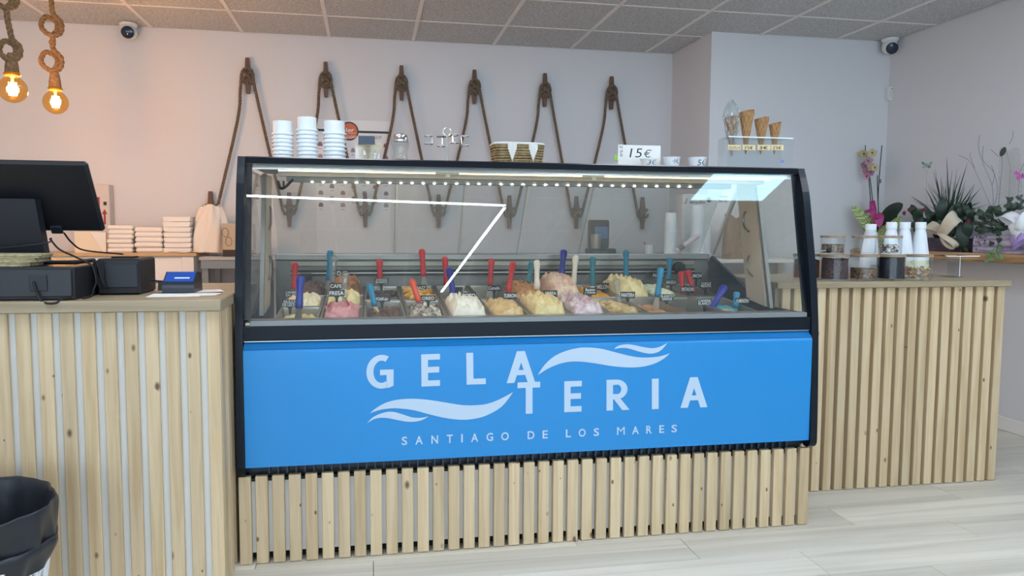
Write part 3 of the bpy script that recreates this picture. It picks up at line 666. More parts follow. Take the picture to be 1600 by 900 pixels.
NT = [(457, 459, 24, 11, .58, ['CARAMELO', 'SALADO'], 'two line black tag in front of the red spatula, end column'), (453, 474, 26, 12, .30, ['DULCE', 'DE LECHE'], 'two line black tag in pale yellow gelato'), (478, 432, 18, 10, .84, [''], 'small black tag behind the cobalt spatula, end column'),
 (526, 458, 25, 11, .40, ['FRESA'], 'black tag reading FRESA over strawberry gelato'), (525, 447, 20, 10, .56, ['CAFE'], 'black tag just above the FRESA tag'), (534, 427, 18, 12, .82, ['D.S.'], 'black tag behind the clear spatulas'),
 (596, 439, 22, 9, .76, ['CHOCO', 'BLANCO'], 'black two line tag on the cocoa brown gelato'), (597, 467, 25, 9, .38, ['KitKat'], 'black tag reading KitKat on milk chocolate gelato'), (657, 450, 18, 10, .76, ['MAIZ'], 'black tag on the yellow flaked gelato'), (669, 466, 23, 9, .38, ['OREO'], 'black tag reading OREO on cookie gelato'),
 (713, 453, 20, 9, .70, [''], 'small black tag behind the cobalt spatula near coconut'), (732, 462, 23, 11, .38, ['COCO'], 'black tag reading COCO on white coconut gelato'), (772, 450, 20, 9, .70, ['Camelia'], 'black tag in front of the vanilla leftovers'), (797, 462, 22, 10, .42, ['TURRON'], 'black tag reading TURRON on beige nougat'),
 (826, 443, 16, 10, .78, ['TRUFA', 'BLANCA'], 'two line black tag by the sea green spatula'), (860, 459, 22, 11, .40, ['JOFFA'], 'black tag reading JOFFA on butter yellow gelato'), (882, 449, 20, 8, .72, ['ARROZ'], 'black tag behind the cherry pink peak'), (922, 455, 21, 11, .50, ['Bueno', 'y Goloso'], 'two line black tag on lilac gelato'),
 (942, 448, 20, 11, .74, ['MELON'], 'black tag reading MELON behind the beige curls'), (981, 461, 23, 10, .42, ['PANTERA'], 'black tag reading PANTERA on beige curls'), (995, 443, 19, 9, .74, ['MANGO'], 'black tag reading MANGO on yellow gelato'), (1029, 430, 19, 8, .86, ['NATA'], 'black tag behind the big cream heap'),
 (1042, 465, 21, 10, .37, ['BLANCO', 'ARENA'], 'two line black tag on toffee gelato'), (1049, 441, 17, 9, .72, ['MARIA'], 'black tag reading MARIA by the teal spatula'), (1075, 452, 22, 9, .60, ['PISTACHO'], 'black tag reading PISTACHO on pale green gelato'), (1088, 431, 18, 9, .84, ['LIMON'], 'black tag behind the red spatulas'),
 (1103, 445, 18, 9, .62, ['CHICLE', 'MENTA'], 'two line black tag over the scraped out pan'), (1101, 472, 22, 10, .31, ['CANDIA', 'BLANCO'], 'two line black tag beside the leaning cobalt spatula'), (1160, 470, 22, 9, .33, ['ALMENDRA'], 'black tag on the sky blue gelato')]
for a in NT: name_tag(*a)

# ================================================================== ON TOP OF THE CASE
ZC = 1.453
def nth(k):
    W_ = ['topmost', 'second', 'third', 'fourth', 'fifth', 'sixth', 'seventh', 'eighth', 'ninth', 'tenth', 'eleventh', 'twelfth', 'thirteenth', 'fourteenth', 'fifteenth', 'sixteenth', 'seventeenth', 'eighteenth', 'nineteenth', 'twentieth', 'twenty first', 'twenty second', 'twenty third', 'twenty fourth', 'twenty fifth', 'twenty sixth', 'twenty seventh', 'twenty eighth']
    return W_[k]+('' if k == 0 else ' from top,')

def cup_mesh(rt, rb, h):
    me = MB().lathe([(rb-.002, h-.004), (rb, h-.004), (rb, h), (rt-.0035, .0062), (rt+.0022, .0056), (rt+.0026, 0), (rt-.005, 0), (rt-.005, .003), (rb-.004, h-.006), (.001, h-.006)], 28, cap=False).mesh('paper_cup', 'auto'); me.materials.append(CUPM); return me
for px, pt, n, rt, pitch, lab in ((441.5, 190, 9, .0395, .0145, 'narrow stack farthest from the orange badge'), (479.5, 184, 9, .040, .0148, 'tallest stack on the display case'), (522.5, 190, 9, .0435, .0146, 'wide stack beside the orange badge')):
    cm = cup_mesh(rt, rt*.92, .052); q = PY(px, pt, .40); zt = q.z; n = int((zt-.052-ZC)/pitch)+1; pitch = (zt-.052-ZC)/(n-1)
    for k in range(n):
        o = bpy.data.objects.new('paper_cup', cm); COL.objects.link(o); o.location = (q.x, .40, ZC+.0003+pitch*k); tag(o, 'white paper cup, '+nth(n-1-k)+' in the '+lab, 'cup', 'cups of the '+lab)
# spoon tub
q = PY(574, 250, .40); t = thing('spoon_tub', 'clear tub of wooden spoons with a grey clip on the case', 'tub', (q.x, .40, ZC))
x = q.x
MB().box((x-.048, .36, ZC), (x+.048, .44, ZC+.07)).build('tub', CLEAR, t)
MB().prism([(x-.034, ZC+.075), (x+.03, ZC+.075), (x+.03, ZC+.108), (x-.034, ZC+.108)], .352, .358, 1).build('clip', P('slate_blue_plastic', '#3d4a58', .5), t)
for k in range(9):
    a = random.uniform(-.55, .55); xx = x-.03+.0075*k; yy = .372+.006*k
    M = Matrix.Translation((xx, yy, ZC+.004)) @ Matrix.Rotation(a*.55, 4, 'Y')
    MB().prism([(-.004, .0), (.004, 0), (.004, .045), (.011, .062), (.011, .078), (.006, .088), (-.006, .088), (-.011, .078), (-.011, .062), (-.004, .045)], 0, .0015, 1).xf(M).build('wooden_spoon', SPOONW, t)
# sugar shaker
q = PY(625.5, 250, .40); t = thing('sugar_shaker', 'waisted glass shaker with a chrome lid on the case', 'shaker', (q.x, .40, ZC))
SHG = glass('shaker_glass', '#f2f2ee', .05, .10)
MB().lathe([(.036, 0), (.035, .012), (.030, .035), (.029, .052), (.034, .076), (.036, .088), (.032, .094)], 24, (q.x, .40, ZC)).build('body', SHG, t, 'auto')
MB().lathe([(.029, .002), (.027, .02), (.022, .024)], 20, (q.x, .40, ZC)).build('filling', P('brown_sugar', '#9a8468', .9), t, 'auto')
MB().lathe([(.034, .0942), (.0345, .1), (.030, .105), (.029, .119), (.021, .124)], 24, (q.x, .40, ZC)).build('lid', CHROME, t, 'auto')
# chrome cone stand
q = PY(698.5, 250, .40); X = q.x; t = thing('cone_stand', 'thin chrome stand with ring top and small side hoops', 'stand', (X, .40, ZC))
S = (PY(750, 250, .4)-PY(650, 250, .4)).length/100
zt = PY(698, 212, .4).z
MB().lathe([(.03, 0), (.03, .003), (.004, .005)], 20, (X, .40, ZC)).build('base', CHROME, t, 'auto')
MB().tube([(X, .40, ZC+.004), (X, .40, zt)], .0048, 8).build('pole', CHROME, t)
MB().tube([(X+.016*cos(a), .40, zt+.016+.016*sin(a)) for a in [2*pi*i/20 for i in range(20)]], .0022, 6, True).build('top_ring', CHROME, t, True)
for i, (dx, dy, dz) in enumerate(((-.075, .0, -.001), (-.02, .05, .002), (.025, -.05, 0), (.075, .01, .003))):
    arm = MB().tube([(X, .40, zt-.002), (X+dx*.6, .40+dy*.6, zt-.002+dz)], .0024, 6).build('arm', CHROME, t)
    for dz2 in (0, -.032-.006*(i % 2)):
        c = Vector((X+dx, .40+dy, zt-.002+dz+dz2)); MB().tube([c+Vector((.017*cos(a), .017*sin(a), 0)) for a in [2*pi*k/18 for k in range(18)]], .0023, 6, True).build('hoop', CHROME, arm, True)
    MB().tube([(X+dx*.78, .40+dy*.78, zt+dz), (X+dx*.82, .40+dy*.82, zt-.034+dz)], .0022, 6).build('hanger', CHROME, arm)
# woven basket
a, b = PY(768, 226, .40), PY(847, 226, .40); X = (a.x+b.x)/2; W = (b.x-a.x)/2; zt = a.z-.003
t = thing('woven_basket', 'small seagrass basket with a white zigzag rim on the case', 'basket', (X, .40, ZC))
nl = 9; SEA = P('seagrass', '#a78e68', .9, bump=.4, bscale=150, var='#84704d', vscale=60); WOOL = P('white_yarn', '#e4e3dc', .9, bump=.3, bscale=200)
def rrect(wx, wy, z, n=48, k=4.): return [(X+wx*abs(cos(a))**(2/k)*(1 if cos(a) >= 0 else -1), .40+wy*abs(sin(a))**(2/k)*(1 if sin(a) >= 0 else -1), z) for a in [2*pi*i/n+.01 for i in range(n)]]
for i in range(nl):
    u = i/(nl-1); wx = W*(.90+.09*u); pts = rrect(wx, .075*(.90+.1*u), ZC+.005+(zt-ZC-.006)*u)
    pts = [(p[0], p[1], p[2]+.0012*sin(14*k*.45+i*2)) for k, p in enumerate(pts)]
    MB().tube(pts, (zt-ZC)/nl*.56, 6, True).build('coil', SEA, t, True)
MB().tube(rrect(W*.995, .077, zt+.003), .005, 6, True).build('rim', WOOL, t, True)
MB().prism([(X-W*.88, .335), (X+W*.88, .335), (X+W*.88, .465), (X-W*.88, .465)], ZC+.0005, ZC+.004, 2).build('bottom', SEA, t)
for cxp in (795, 827):
    xc = PY(cxp, 230, .4).x
    for j in range(-5, 6):
        l = (zt-ZC)*(.78-.105*abs(j)); xx = xc+j*.0034; yy = .40-.076-.0045
        MB().tube([(xx, yy, zt+.004), (xx*.98+xc*.02, yy+.001, zt-l)], .0021, 5).build('yarn', WOOL, t)
# price card and priced cups
a = PY(966, 226, .46); b = PY(1032, 259, .46); t = thing('price_card', 'white handwritten price card reading 15 euros on the case', 'sign', ((a.x+b.x)/2, .46, ZC))
MB().box((a.x, .46, ZC), (b.x, .463, a.z), .001).build('card', PAPER, t)
MB().box((a.x-.015, .461, PY(962, 251, .46).z), (a.x-.0002, .4625, PY(962, 242, .46).z), .0008).build('sticker', P('lime_sticker', '#9ac93a', .5), t)
mb = MB()
def wr(mb, txt, x0, y0, x1, y1, Y, bold=-.004, vert=False):
    A_, B_ = PY(x0, y1, Y), PY(x1, y1, Y); C_ = PY(x0, y0, Y)
    put_text(mb, txt, A_, B_-A_, C_-A_, bold, .15)
wr(mb, '15', 983.5, 232, 1003.5, 246, .4594); mb.build('lettering', INK, t); mb = MB(); wr(mb, '€', 1006, 234, 1018, 246, .4594); mb.build('lettering', INK, t); mb = MB()
A_, B_, C_ = PY(968.5, 227, .4594), PY(968.5, 244.5, .4594), PY(973, 227, .4594); put_text(mb, "2'50", A_, B_-A_, C_-A_)
mb.build('lettering', INK, t)
for px, w_, tp, tx, box, Yc in ((1013, 27, 248.5, '3€', (1007.5, 250.5, 1023, 258), .40), (1049.8, 28.5, 246, '4€', (1046, 248.5, 1058, 256), .41), (1089.7, 32, 246.5, '5€', (1084.5, 250, 1099, 259.5), .41)):
    q = PY(px, tp, Yc); R = w_*S/2; h = q.z-ZC
    t = thing('priced_cup', {'3€': 'white paper cup with a handwritten price, overlapping the price card', '4€': 'narrow white paper cup with a handwritten price, next after the price card', '5€': 'wider white paper cup with a handwritten price, nearest the corner wall'}[tx], 'cup', (q.x, Yc, ZC))
    MB().lathe([(R*.72, 0), (R*.95, h-.003), (R, h-.003), (R, h), (R*.93, h), (R*.70, .003), (.0005, .003)], 28, (q.x, Yc, ZC)).build('body', CUPM, t, 'auto')
    mb = MB(); wr(mb, tx, *box, Yc); vs = []
    for v in mb.v:
        zz = (v[2]-ZC)/h; rr = R*(.72+.23*zz)+.0006; dx = max(-rr*.95, min(rr*.95, v[0]-q.x)); vs.append((q.x+dx, Yc-sqrt(rr*rr-dx*dx), v[2]))
    mb.v = vs; mb.build('lettering', INK, t)
# cone holder with four cones
YH = .40; a, b = PY(1132, 215, YH), PY(1228, 215, YH)
t = thing('cone_holder', 'clear acrylic cone holder on the end of the case', 'holder', ((a.x+b.x)/2, YH, ZC))
zt = a.z
MB().box((a.x, YH-.045, zt-.003), (b.x, YH+.045, zt), .0005).build('top_plate', CLEAR, t)
MB().box((a.x-.006, YH-.05, ZC), (b.x+.008, YH-.046, zt-.0032)).build('front_plate', CLEAR, t)
MB().box((a.x-.006, YH+.046, ZC), (b.x+.008, YH+.05, zt-.0032)).build('back_plate', CLEAR, t)
MB().box((a.x, YH-.046, ZC+.006), (b.x, YH+.046, ZC+.009)).build('lower_plate', CLEAR, t)
MB().box((a.x-.006, YH-.052, zt-.004), (b.x+.008, YH-.0501, zt+.001)).build('lit_edge', P('acrylic_edge_white', '#dfe9ee', .2), t)
q = PY(1222, 252, YH-.052); mb = MB().lathe([(.007, 0), (.007, .0006), (.004, .0008)], 16).xf(Matrix.Translation(q) @ Matrix.Rotation(pi/2, 4, 'X')); mb.build('round_sticker', P('violet_sticker', '#6c7cc0', .5), t)
CONE = bpy.data.materials.new('waffle'); CONE.use_nodes = True; nt = CONE.node_tree; b_ = nt.nodes['Principled BSDF']; b_.inputs['Roughness'].default_value = .75
tcn = nt.nodes.new('ShaderNodeTexCoord'); nz = nt.nodes.new('ShaderNodeTexNoise'); nz.inputs['Scale'].default_value = 45; rp = nt.nodes.new('ShaderNodeValToRGB')
rp.color_ramp.elements[0].position = .35; rp.color_ramp.elements[0].color = srgb('#7d5836'); rp.color_ramp.elements[1].position = .65; rp.color_ramp.elements[1].color = srgb('#b08658')
nt.links.new(tcn.outputs['Object'], nz.inputs[0]); nt.links.new(nz.outputs['Fac'], rp.inputs[0]); nt.links.new(rp.outputs[0], b_.inputs[0])
for px, w_, tp, tip, lab, pr in ((1142.5, 23, 183, 243, 'waffle cone wrapped in crinkled cellophane in the acrylic holder', 'SIN GLUTEN'), (1165, 24.5, 174, 241, 'largest bare waffle cone, marked 3 euros 50', "3'5€"), (1188.5, 23.5, 185, 241, 'middle sized waffle cone, marked 3 euros', '3€'), (1209.5, 20, 193, 241, 'smallest waffle cone, marked 2 euros 50', "2'5€")):
    q, e = PY(px, tp, YH), PY(px, tip, YH); H = q.z-e.z; R = w_*S/2
    t2 = thing('waffle_cone', lab, 'cone', e, 'sample cones in the acrylic holder')
    def cone_pt(u, v, dr=0): 
        r = .002+(R-.002)*v+dr; a_ = 2*pi*u; return (e.x+r*cos(a_), YH+r*sin(a_), e.z+H*v+(.006*cos(a_+.6) if v > .98 else 0))
    mb = MB().grid(lambda u, v: cone_pt(u, v), 24, 10); mb.grid(lambda u, v: cone_pt(u, v, -.002), 24, 10); mb.build('shell', CONE, t2, True)
    if 'bare' in lab or 'sized' in lab or 'smallest' in lab:
        mb = MB()
        for sgn in (1, -1):
            for k in range(9): mb.tube([cone_pt((k/9+sgn*.42*v) % 1, v, .0006) for v in [.08+.9*j/14 for j in range(15)]], .0011, 4)
        mb.build('waffle_ridges', P('waffle_ridge', '#bf9565', .7), t2)
    else:
        z1 = PY(1142, 154, YH).z
        def wrap(u, v):
            z = e.z-.004+(z1-e.z)*v; r0 = .006+(R+.001-.004)*min(1, v/.68) if v < .68 else (R+.003)*(1-((v-.68)/.32)**2.2)+.001
            r = r0*(1+.10*sin(7*2*pi*u+v*22)+.06*sin(11*2*pi*u-v*31)); return (e.x+r*cos(2*pi*u)*1.05-.004*v, YH+r*sin(2*pi*u), z+.004*sin(5*2*pi*u))
        MB().grid(wrap, 40, 26).build('cellophane_wrap', FILM, t2)
    lx = px+5; A_ = PY(lx-10, 233.5, YH-.0535); B_ = PY(lx+10, 233.5, YH-.0535); hh = .0205
    tg = MB().box((A_.x, YH-.0545, A_.z-hh*.15), (B_.x, YH-.0525, A_.z+hh), .001).build('price_tag', P('kraft_tag', '#dcc79a', .6), t2)
    mb = MB()
    if ' ' in pr:
        for i_, l_ in enumerate(pr.split()):
            if i_: mb.build('lettering', INK, tg); mb = MB()
            put_text(mb, l_, (A_.x+.004, YH-.0548, A_.z+.008-.007*i_), (B_.x-A_.x-.01, 0, 0), (0, 0, .005))
    else: put_text(mb, pr, (A_.x+.008, YH-.0548, A_.z+.001), ((B_.x-A_.x)*.66, 0, 0), (0, 0, .014), .01)
    mb.build('lettering', INK, tg)

# ================================================================== BACK WALL: cleats, rope, poster, cameras
TOPC = [(387, 90, 147), (509, 97, 152), (627, 102, 157), (741, 108.5, 163), (851, 114, 167.5), (955, 119, 171.5)]
YC = YW-.035; tops = []
def cleat(x, z, name_label, grp):
    t = thing('rope_cleat', name_label, 'cleat', (x, YC, z-.125), grp)
    prf = [(-.125, .012), (-.11, .014), (-.06, .017), (-.025, .023), (.025, .023), (.06, .017), (.11, .014), (.125, .012)]
    M = Matrix.Translation((x, YC, z))
    mb = MB()
    n = len(prf); vs = []
    for zz, r in prf: vs += [(-r, -.014, zz), (r, -.014, zz), (r, .010, zz), (-r, .010, zz)]
    fs = [(4*i+j, 4*i+(j+1) % 4, 4*i+4+(j+1) % 4, 4*i+4+j) for i in range(n-1) for j in range(4)]+[(3, 2, 1, 0), (4*n-4, 4*n-3, 4*n-2, 4*n-1)]
    mb.add(vs, fs).xf(M).build('horn_bar', CLEATW, t)
    MB().box((x-.02, YC+.0102, z-.03), (x+.02, YW-.0005, z+.03), .003).build('foot', CLEATW, t)
    return t
HP = []
for i, (px, a, b) in enumerate(TOPC):
    p, q = PY(px, a, YC), PY(px+.5, b, YC); x = (p.x+q.x)/2; z = (p.z+q.z)/2
    cleat(x, z, 'dark wooden rope cleat in the upper row, '+['nearest the pendant lamps', 'above the tallest cup stack', 'above the sugar shaker', 'between the chrome stand and the basket', 'between the basket and the price card', 'nearest the corner wall'][i], 'wall cleats of the upper row'); HP.append((x, z))
LP = [(x-.27, 1.33) for x, z in HP]+[(HP[-1][0]+.27, 1.33)]
for i, (x, z) in enumerate(LP): cleat(x, z, 'dark wooden rope cleat in the lower row, '+['above the draped cloth', 'second counting from the draped cloth', 'third from the draped cloth, over the poster', 'fourth from the draped cloth', 'fifth from the draped cloth', 'sixth from the draped cloth', 'nearest the wafer cartons'][i], 'wall cleats of the lower row')
rp_ = thing('wall_rope', 'weathered brown rope zigzagging between the wall cleats', 'rope', (1.0, YC, 1.2))
RR = .0115; yr = YC-.016
for i, (x, z) in enumerate(HP):
    zl = LP[i][1]
    MB().rope(spline([(LP[i][0]+.042, yr, zl-.01), (x-.075, yr, 1.95), (x-.05, yr, z-.10), (x-.037, yr-.004, z+.01), (x-.012, yr-.012, z+.045), (x+.014, yr-.012, z+.045), (x+.036, yr-.004, z+.01), (x+.055, yr, z-.12), (LP[i+1][0]-.042, yr, zl-.01)], 8), RR).build('rope_run', ROPE2, rp_, True)
    for sg in (1, -1):
        MB().rope(spline([(x-sg*.034, yr-.002, z+.028), (x, yr-.016-.006*sg, z+.0), (x+sg*.034, yr-.002, z-.03), (x+sg*.02, yr+.004, z-.052), (x-sg*.012, yr-.010, z-.052)], 8), RR*.92).build('hitch', ROPE2, rp_, True)
for x, z in LP:
    for sg in (1, -1):
        MB().rope(spline([(x-sg*.040, yr-.002, z-.005), (x-sg*.028, yr-.002, z-.032), (x, yr-.016-.006*sg, z), (x+sg*.034, yr-.002, z+.03)], 8), RR*.92).build('hitch', ROPE2, rp_, True)
# flavour poster
YQ = YW-.006
a, b = PY(492, 186, YQ), PY(610, 187, YQ); zb = PY(600, 396, YQ).z
t = thing('flavour_poster', 'white flavour poster with an orange round badge behind the cups', 'poster', ((a.x+b.x)/2, YQ, zb))
MB().box((a.x, YQ, zb), (b.x, YQ+.004, a.z), .001).build('sheet', P('poster_card', '#e4e3e6', .5), t)
yd = YQ-.0012
BAR = P('poster_black', '#1b1c22', .5)
for p0, p1 in ((493.5, 527), (559, 608.5)):
    A_, B_ = PY(p0, 205.5-(0 if p0 > 500 else 3), yd), PY(p1, 206-(0 if p0 > 500 else 3), yd); MB().box((A_.x, yd, A_.z-.010), (B_.x, yd+.001, A_.z+.006)).build('bar', BAR, t)
c = PY(545.5, 205, yd); R = .068
mb = MB().lathe([(R, 0), (R, .0012)], 40).xf(Matrix.Translation((c.x, yd, c.z)) @ Matrix.Rotation(pi/2, 4, 'X')); bd = mb.build('badge_rim', BAR, t)
MB().lathe([(R*.86, 0), (R*.86, .001)], 40).xf(Matrix.Translation((c.x, yd-.0013, c.z)) @ Matrix.Rotation(pi/2, 4, 'X')).build('badge', P('badge_orange', '#cf6a3c', .5), bd)
mb = MB(); y2 = yd-.0028
A_, B_, C_ = PY(527, 206.5, y2), PY(553.5, 206.5, y2), PY(527, 199.5, y2); put_text(mb, 'ooler', A_, B_-A_, C_-A_, .01)
A_, B_, C_ = PY(540, 216.8, y2), PY(558, 215.5, y2), PY(540, 212, y2); put_text(mb, 'Gelato', A_, B_-A_, C_-A_, 0, .3)
A_ = PY(540, 208.6, y2); B_ = PY(556, 208.4, y2); mb.quadprism([A_, B_, B_+Vector((0, 0, .002)), A_+Vector((0, 0, .002))], (0, -.0003, 0)); mb.build('badge_lettering', P('poster_white', '#ece7e2', .5), bd)
mb = MB(); A_, B_, C_ = PY(575, 219, yd), PY(596.5, 216.5, yd), PY(575, 212.5, yd); put_text(mb, 'Clásicos', A_, B_-A_, C_-A_, -.005, .35); mb.build('lettering', BAR, t)
cols = ['#8f6a80', '#a57f78', '#7a5a60', '#a58a8d', '#8a6e68', '#7d8f82', '#8f5a6a', '#5a5058']
for r_ in range(8):
    for c_ in range(7):
        x = a.x+.035+c_*(b.x-a.x-.07)/6; z = PY(545, 222, yd).z-.02-r_*.088-(.04 if c_ % 2 else 0)
        if z < PY(545, 328, yd).z: continue
        k = MB().prism([(x-.016, z-.014), (x+.016, z-.014), (x+.017, z), (x+.012, z+.013), (x, z+.018), (x-.012, z+.013), (x-.017, z)], yd, yd+.001, 1).build('flavour_picture', P('print_'+cols[(r_*3+c_) % 8], cols[(r_*3+c_) % 8], .6), t)
        MB().box((x-.013, yd, z-.034), (x+.013, yd+.001, z-.031)).build('caption_line', BAR, k)
# cameras, sensor
def dome_camera(c, d, label):
    t = thing('security_camera', label, 'security camera', (c.x, c.y, HC-.16))
    MB().lathe([(.058, 0), (.058, -.012), (.05, -.022), (.038, -.03)], 28, (c.x, c.y, HC-.004)).build('base', PLAST, t, 'auto')
    ball = Vector((c.x, c.y, HC-.062)); prf = [(.0535*sin(a_), .0535*cos(a_)) for a_ in [pi*i/14 for i in range(1, 14)]]
    M = Matrix.Translation(ball) @ Vector(d).to_track_quat('Z', 'Y').to_matrix().to_4x4()
    MB().lathe(prf, 28).xf(M).build('ball', PLAST, t, True)
    e = MB().lathe([(.040, .036), (.040, .053), (.036, .056)], 28).xf(M).build('lens_ring', DARKP, t, 'auto')
    MB().lathe([(.034, .0562), (.02, .060), (.004, .062)], 24).xf(M).build('lens', P('lens_glass', '#22324c', .08), e, 'auto')
dome_camera(PY(201, 45, 2.93), (.12, -1, -.25), 'white dome security camera on the ceiling above the till side')
dome_camera(PY(1390.5, 68, 2.24), (-.25, -1, -.45), 'white dome security camera in the ceiling corner above the motion sensor')
q = PY(1392, 147, JY-.03)
t = thing('motion_sensor', 'small white motion sensor in the wall corner', 'sensor', (q.x, JY-.03, q.z-.06))
w2, h2 = .033, .048
mb = MB().prism([(q.x-w2, q.z+h2), (q.x+w2, q.z+h2), (q.x+w2, q.z-h2*.6), (q.x+w2*.6, q.z-h2), (q.x-w2*.6, q.z-h2), (q.x-w2, q.z-h2*.6)], JY-.042, JY-.0005, 1); mb.build('housing', PLAST, t)
MB().box((q.x-w2*.62, JY-.046, q.z-h2*.45), (q.x+w2*.62, JY-.0425, q.z+h2*.5), .002).build('lens', P('sensor_lens', '#cfd3d4', .3), t)
MB().box((q.x-.010, JY-.0445, q.z+h2*.7), (q.x+.010, JY-.0425, q.z+h2*.78)).build('indicator', DARKG, t)

# ================================================================== PENDANTS
AMB = glass('amber_glass', '#ffe0a6', .06, .0); FIL = P('filament', '#ffd9a0', .5, emit='#ffb060', es=120)
BRASS = P('brass', '#d99a4a', .3, 1.)
def knot(c, s):
    P_ = [(0, 0, 1.55), (.1, .1, .9), (.55, .25, .35), (.5, .1, -.5), (-.1, -.35, -.75), (-.75, -.2, -.1), (-.55, .2, .75), (.15, .38, .45), (.3, .1, -.25), (.05, -.1, -.8), (0, 0, -1.4)]
    return [c+Vector(p)*s for p in P_]
def pendant(b, Y, knots, label, R):
    b = PY(*b, Y); t = thing('rope_pendant', label, 'pendant lamp', b-Vector((0, 0, R)), 'knotted rope pendants over the till')
    s = R
    path = [Vector((b.x, b.y, HC-.002)), Vector((b.x, b.y, HC-.1))]
    for px, py, sc in knots:
        c = PY(px, py, Y); path += knot(c, sc)
    sb = b.z+R*2.05
    path += [Vector((b.x, b.y, sb+.02)), Vector((b.x, b.y, sb-.01))]
    MB().rope(spline(path, 8), .0135, n=7).build('rope', ROPE1, t, True)
    MB().lathe([(.015, .06), (.022, .04), (.028, 0), (.030, -.03)], 16, (b.x, b.y, sb-.02)).build('rope_sleeve', ROPE1, t, 'auto')
    MB().lathe([(.033, 0), (.037, -.007), (.033, -.014)], 20, (b.x, b.y, sb-.05)).build('socket_ring', BRASS, t, 'auto')
    prf = [(.013, R*1.38), (.015, R*1.2)]+[(R*sin(a_), R*cos(a_)) for a_ in [.32+(pi-.35)*i/16 for i in range(17)]]
    bu = MB().lathe(prf, 28, tuple(b)).build('bulb', AMB, t, True)
    pts = []
    for k in range(8):
        a_ = 2*pi*k/8; x, y = b.x+R*.26*cos(a_), b.y+R*.26*sin(a_); z0, z1 = b.z-R*.42, b.z+R*.5
        pts += [(x, y, z0), (x, y, z1)] if k % 2 == 0 else [(x, y, z1), (x, y, z0)]
    MB().tube(pts, .0022, 5).build('filament', FIL, bu)
    MB().lathe([(.006, R*1.25), (.006, R*.55), (.010, R*.5)], 10, tuple(b)).build('stem', P('clear_stem', '#f0d8b0', .3), bu)
    l = bpy.data.lights.new('bulb_light', 'POINT'); l.energy = 14; l.color = (1, .64, .40); l.shadow_soft_size = R*.45
    lo = bpy.data.objects.new('bulb_light', l); COL.objects.link(lo); lo.parent = t; lo.location = (0, 0, R)
v_ = CAM+_ray(20, 140)*3.54; pendant((20, 140), v_.y, [(10, -4, .066), (17, 79, .058)], 'rope pendant with the larger amber globe, knotted just above its socket', .0615)
v_ = CAM+_ray(87, 160)*4.02; pendant((87, 160), v_.y, [(82, 41, .066), (82, 96, .066)], 'rope pendant with two open loop knots and an amber globe', .0615)

# ================================================================== TILL
Yd = -.185
t = thing('cash_drawer', 'flat black cash drawer on the till counter edge', 'cash drawer', (-.65, .02, ZT))
MB().box((-.86, Yd+.008, ZT), (-.442, .23, ZT+.104), .004).build('case', DARKP, t)
dr = MB().box((-.855, Yd, ZT+.012), (-.448, Yd+.0075, ZT+.096), .002).build('drawer_front', P('drawer_black', '#1c1e24', .4), t)
q = PY(62, 445, Yd); MB().box((q.x-.028, Yd-.004, q.z-.02), (q.x+.022, Yd-.0003, q.z+.03), .003).build('lock_plate', DARKG, dr)
# monitor on its stand
t = thing('till_monitor', 'black till touchscreen seen from behind on a wide stand', 'monitor', (-.69, .1, ZT+.104))
zt = ZT+.105
MB().box((-.80, .0, zt), (-.5, .2, zt+.012), .004).build('stand_base', DARKP, t)
MB().quadprism([(-.775, .03, zt+.012), (-.60, .03, zt+.012), (-.60, -.035, 1.285), (-.757, -.035, 1.285)], (0, .045, 0)).build('stand_neck', DARKG, t)
sc = Matrix.Translation((-.66, .085, 1.178)) @ Matrix.Rotation(.60, 4, 'X')
MB().box((-.23, -.0, 0), (.228, .022, .268), .008).xf(sc).build('screen_shell', DARKP, t)
MB().box((-.222, .0222, .01), (.22, .024, .258), .001).xf(sc).build('screen', P('dark_screen', '#0b0d10', .1), t)
MB().box((.065, -.012, .0), (.1, -.0005, .03), .002).xf(sc).build('port_cover', DARKG, t)
# ragged stack of napkins on the drawer
KR = P('kraft_napkin', '#b7aa86', .85, bump=.4, bscale=120, var='#948764', vscale=50)
for k in range(6):
    dx = random.uniform(-.006, .006); x1 = PY(70, 405, -.12).x-.008*abs(k-4.5)+dx
    pts = [(-.80, -.165+dx), (x1-.02, -.168-dx), (x1, -.150+dx), (x1-.004, -.12), (x1+.002, -.09), (x1-.006, -.03), (-.80, -.03)]
    o = MB().prism(pts, zt+.0002+.0063*k, zt+.006+.0063*k, 2).build('brown_napkin', KR); tag(o, 'crumpled brown napkin, '+nth(5-k)+' in the pile on the cash drawer', 'napkin', 'brown napkins on the drawer')
# receipt printer
t = thing('receipt_printer', 'black cube receipt printer beside the cash drawer', 'printer', (-.372, .08, ZT))
MB().box((-.437, .008, ZT), (-.302, .20, ZT+.122), .006).build('housing', DARKP, t)
MB().prism([(-.43, ZT+.006), (-.31, ZT+.006), (-.31, ZT+.02), (-.43, ZT+.02)], .002, .0078, 1).build('lower_slot', RUBBER, t)
MB().box((-.431, .003, ZT+.024), (-.309, .0078, ZT+.105), .003).build('front_cover', DARKG, t)
MB().box((-.405, .05, ZT+.1222), (-.335, .12, ZT+.128), .002).build('paper_lid', RUBBER, t)
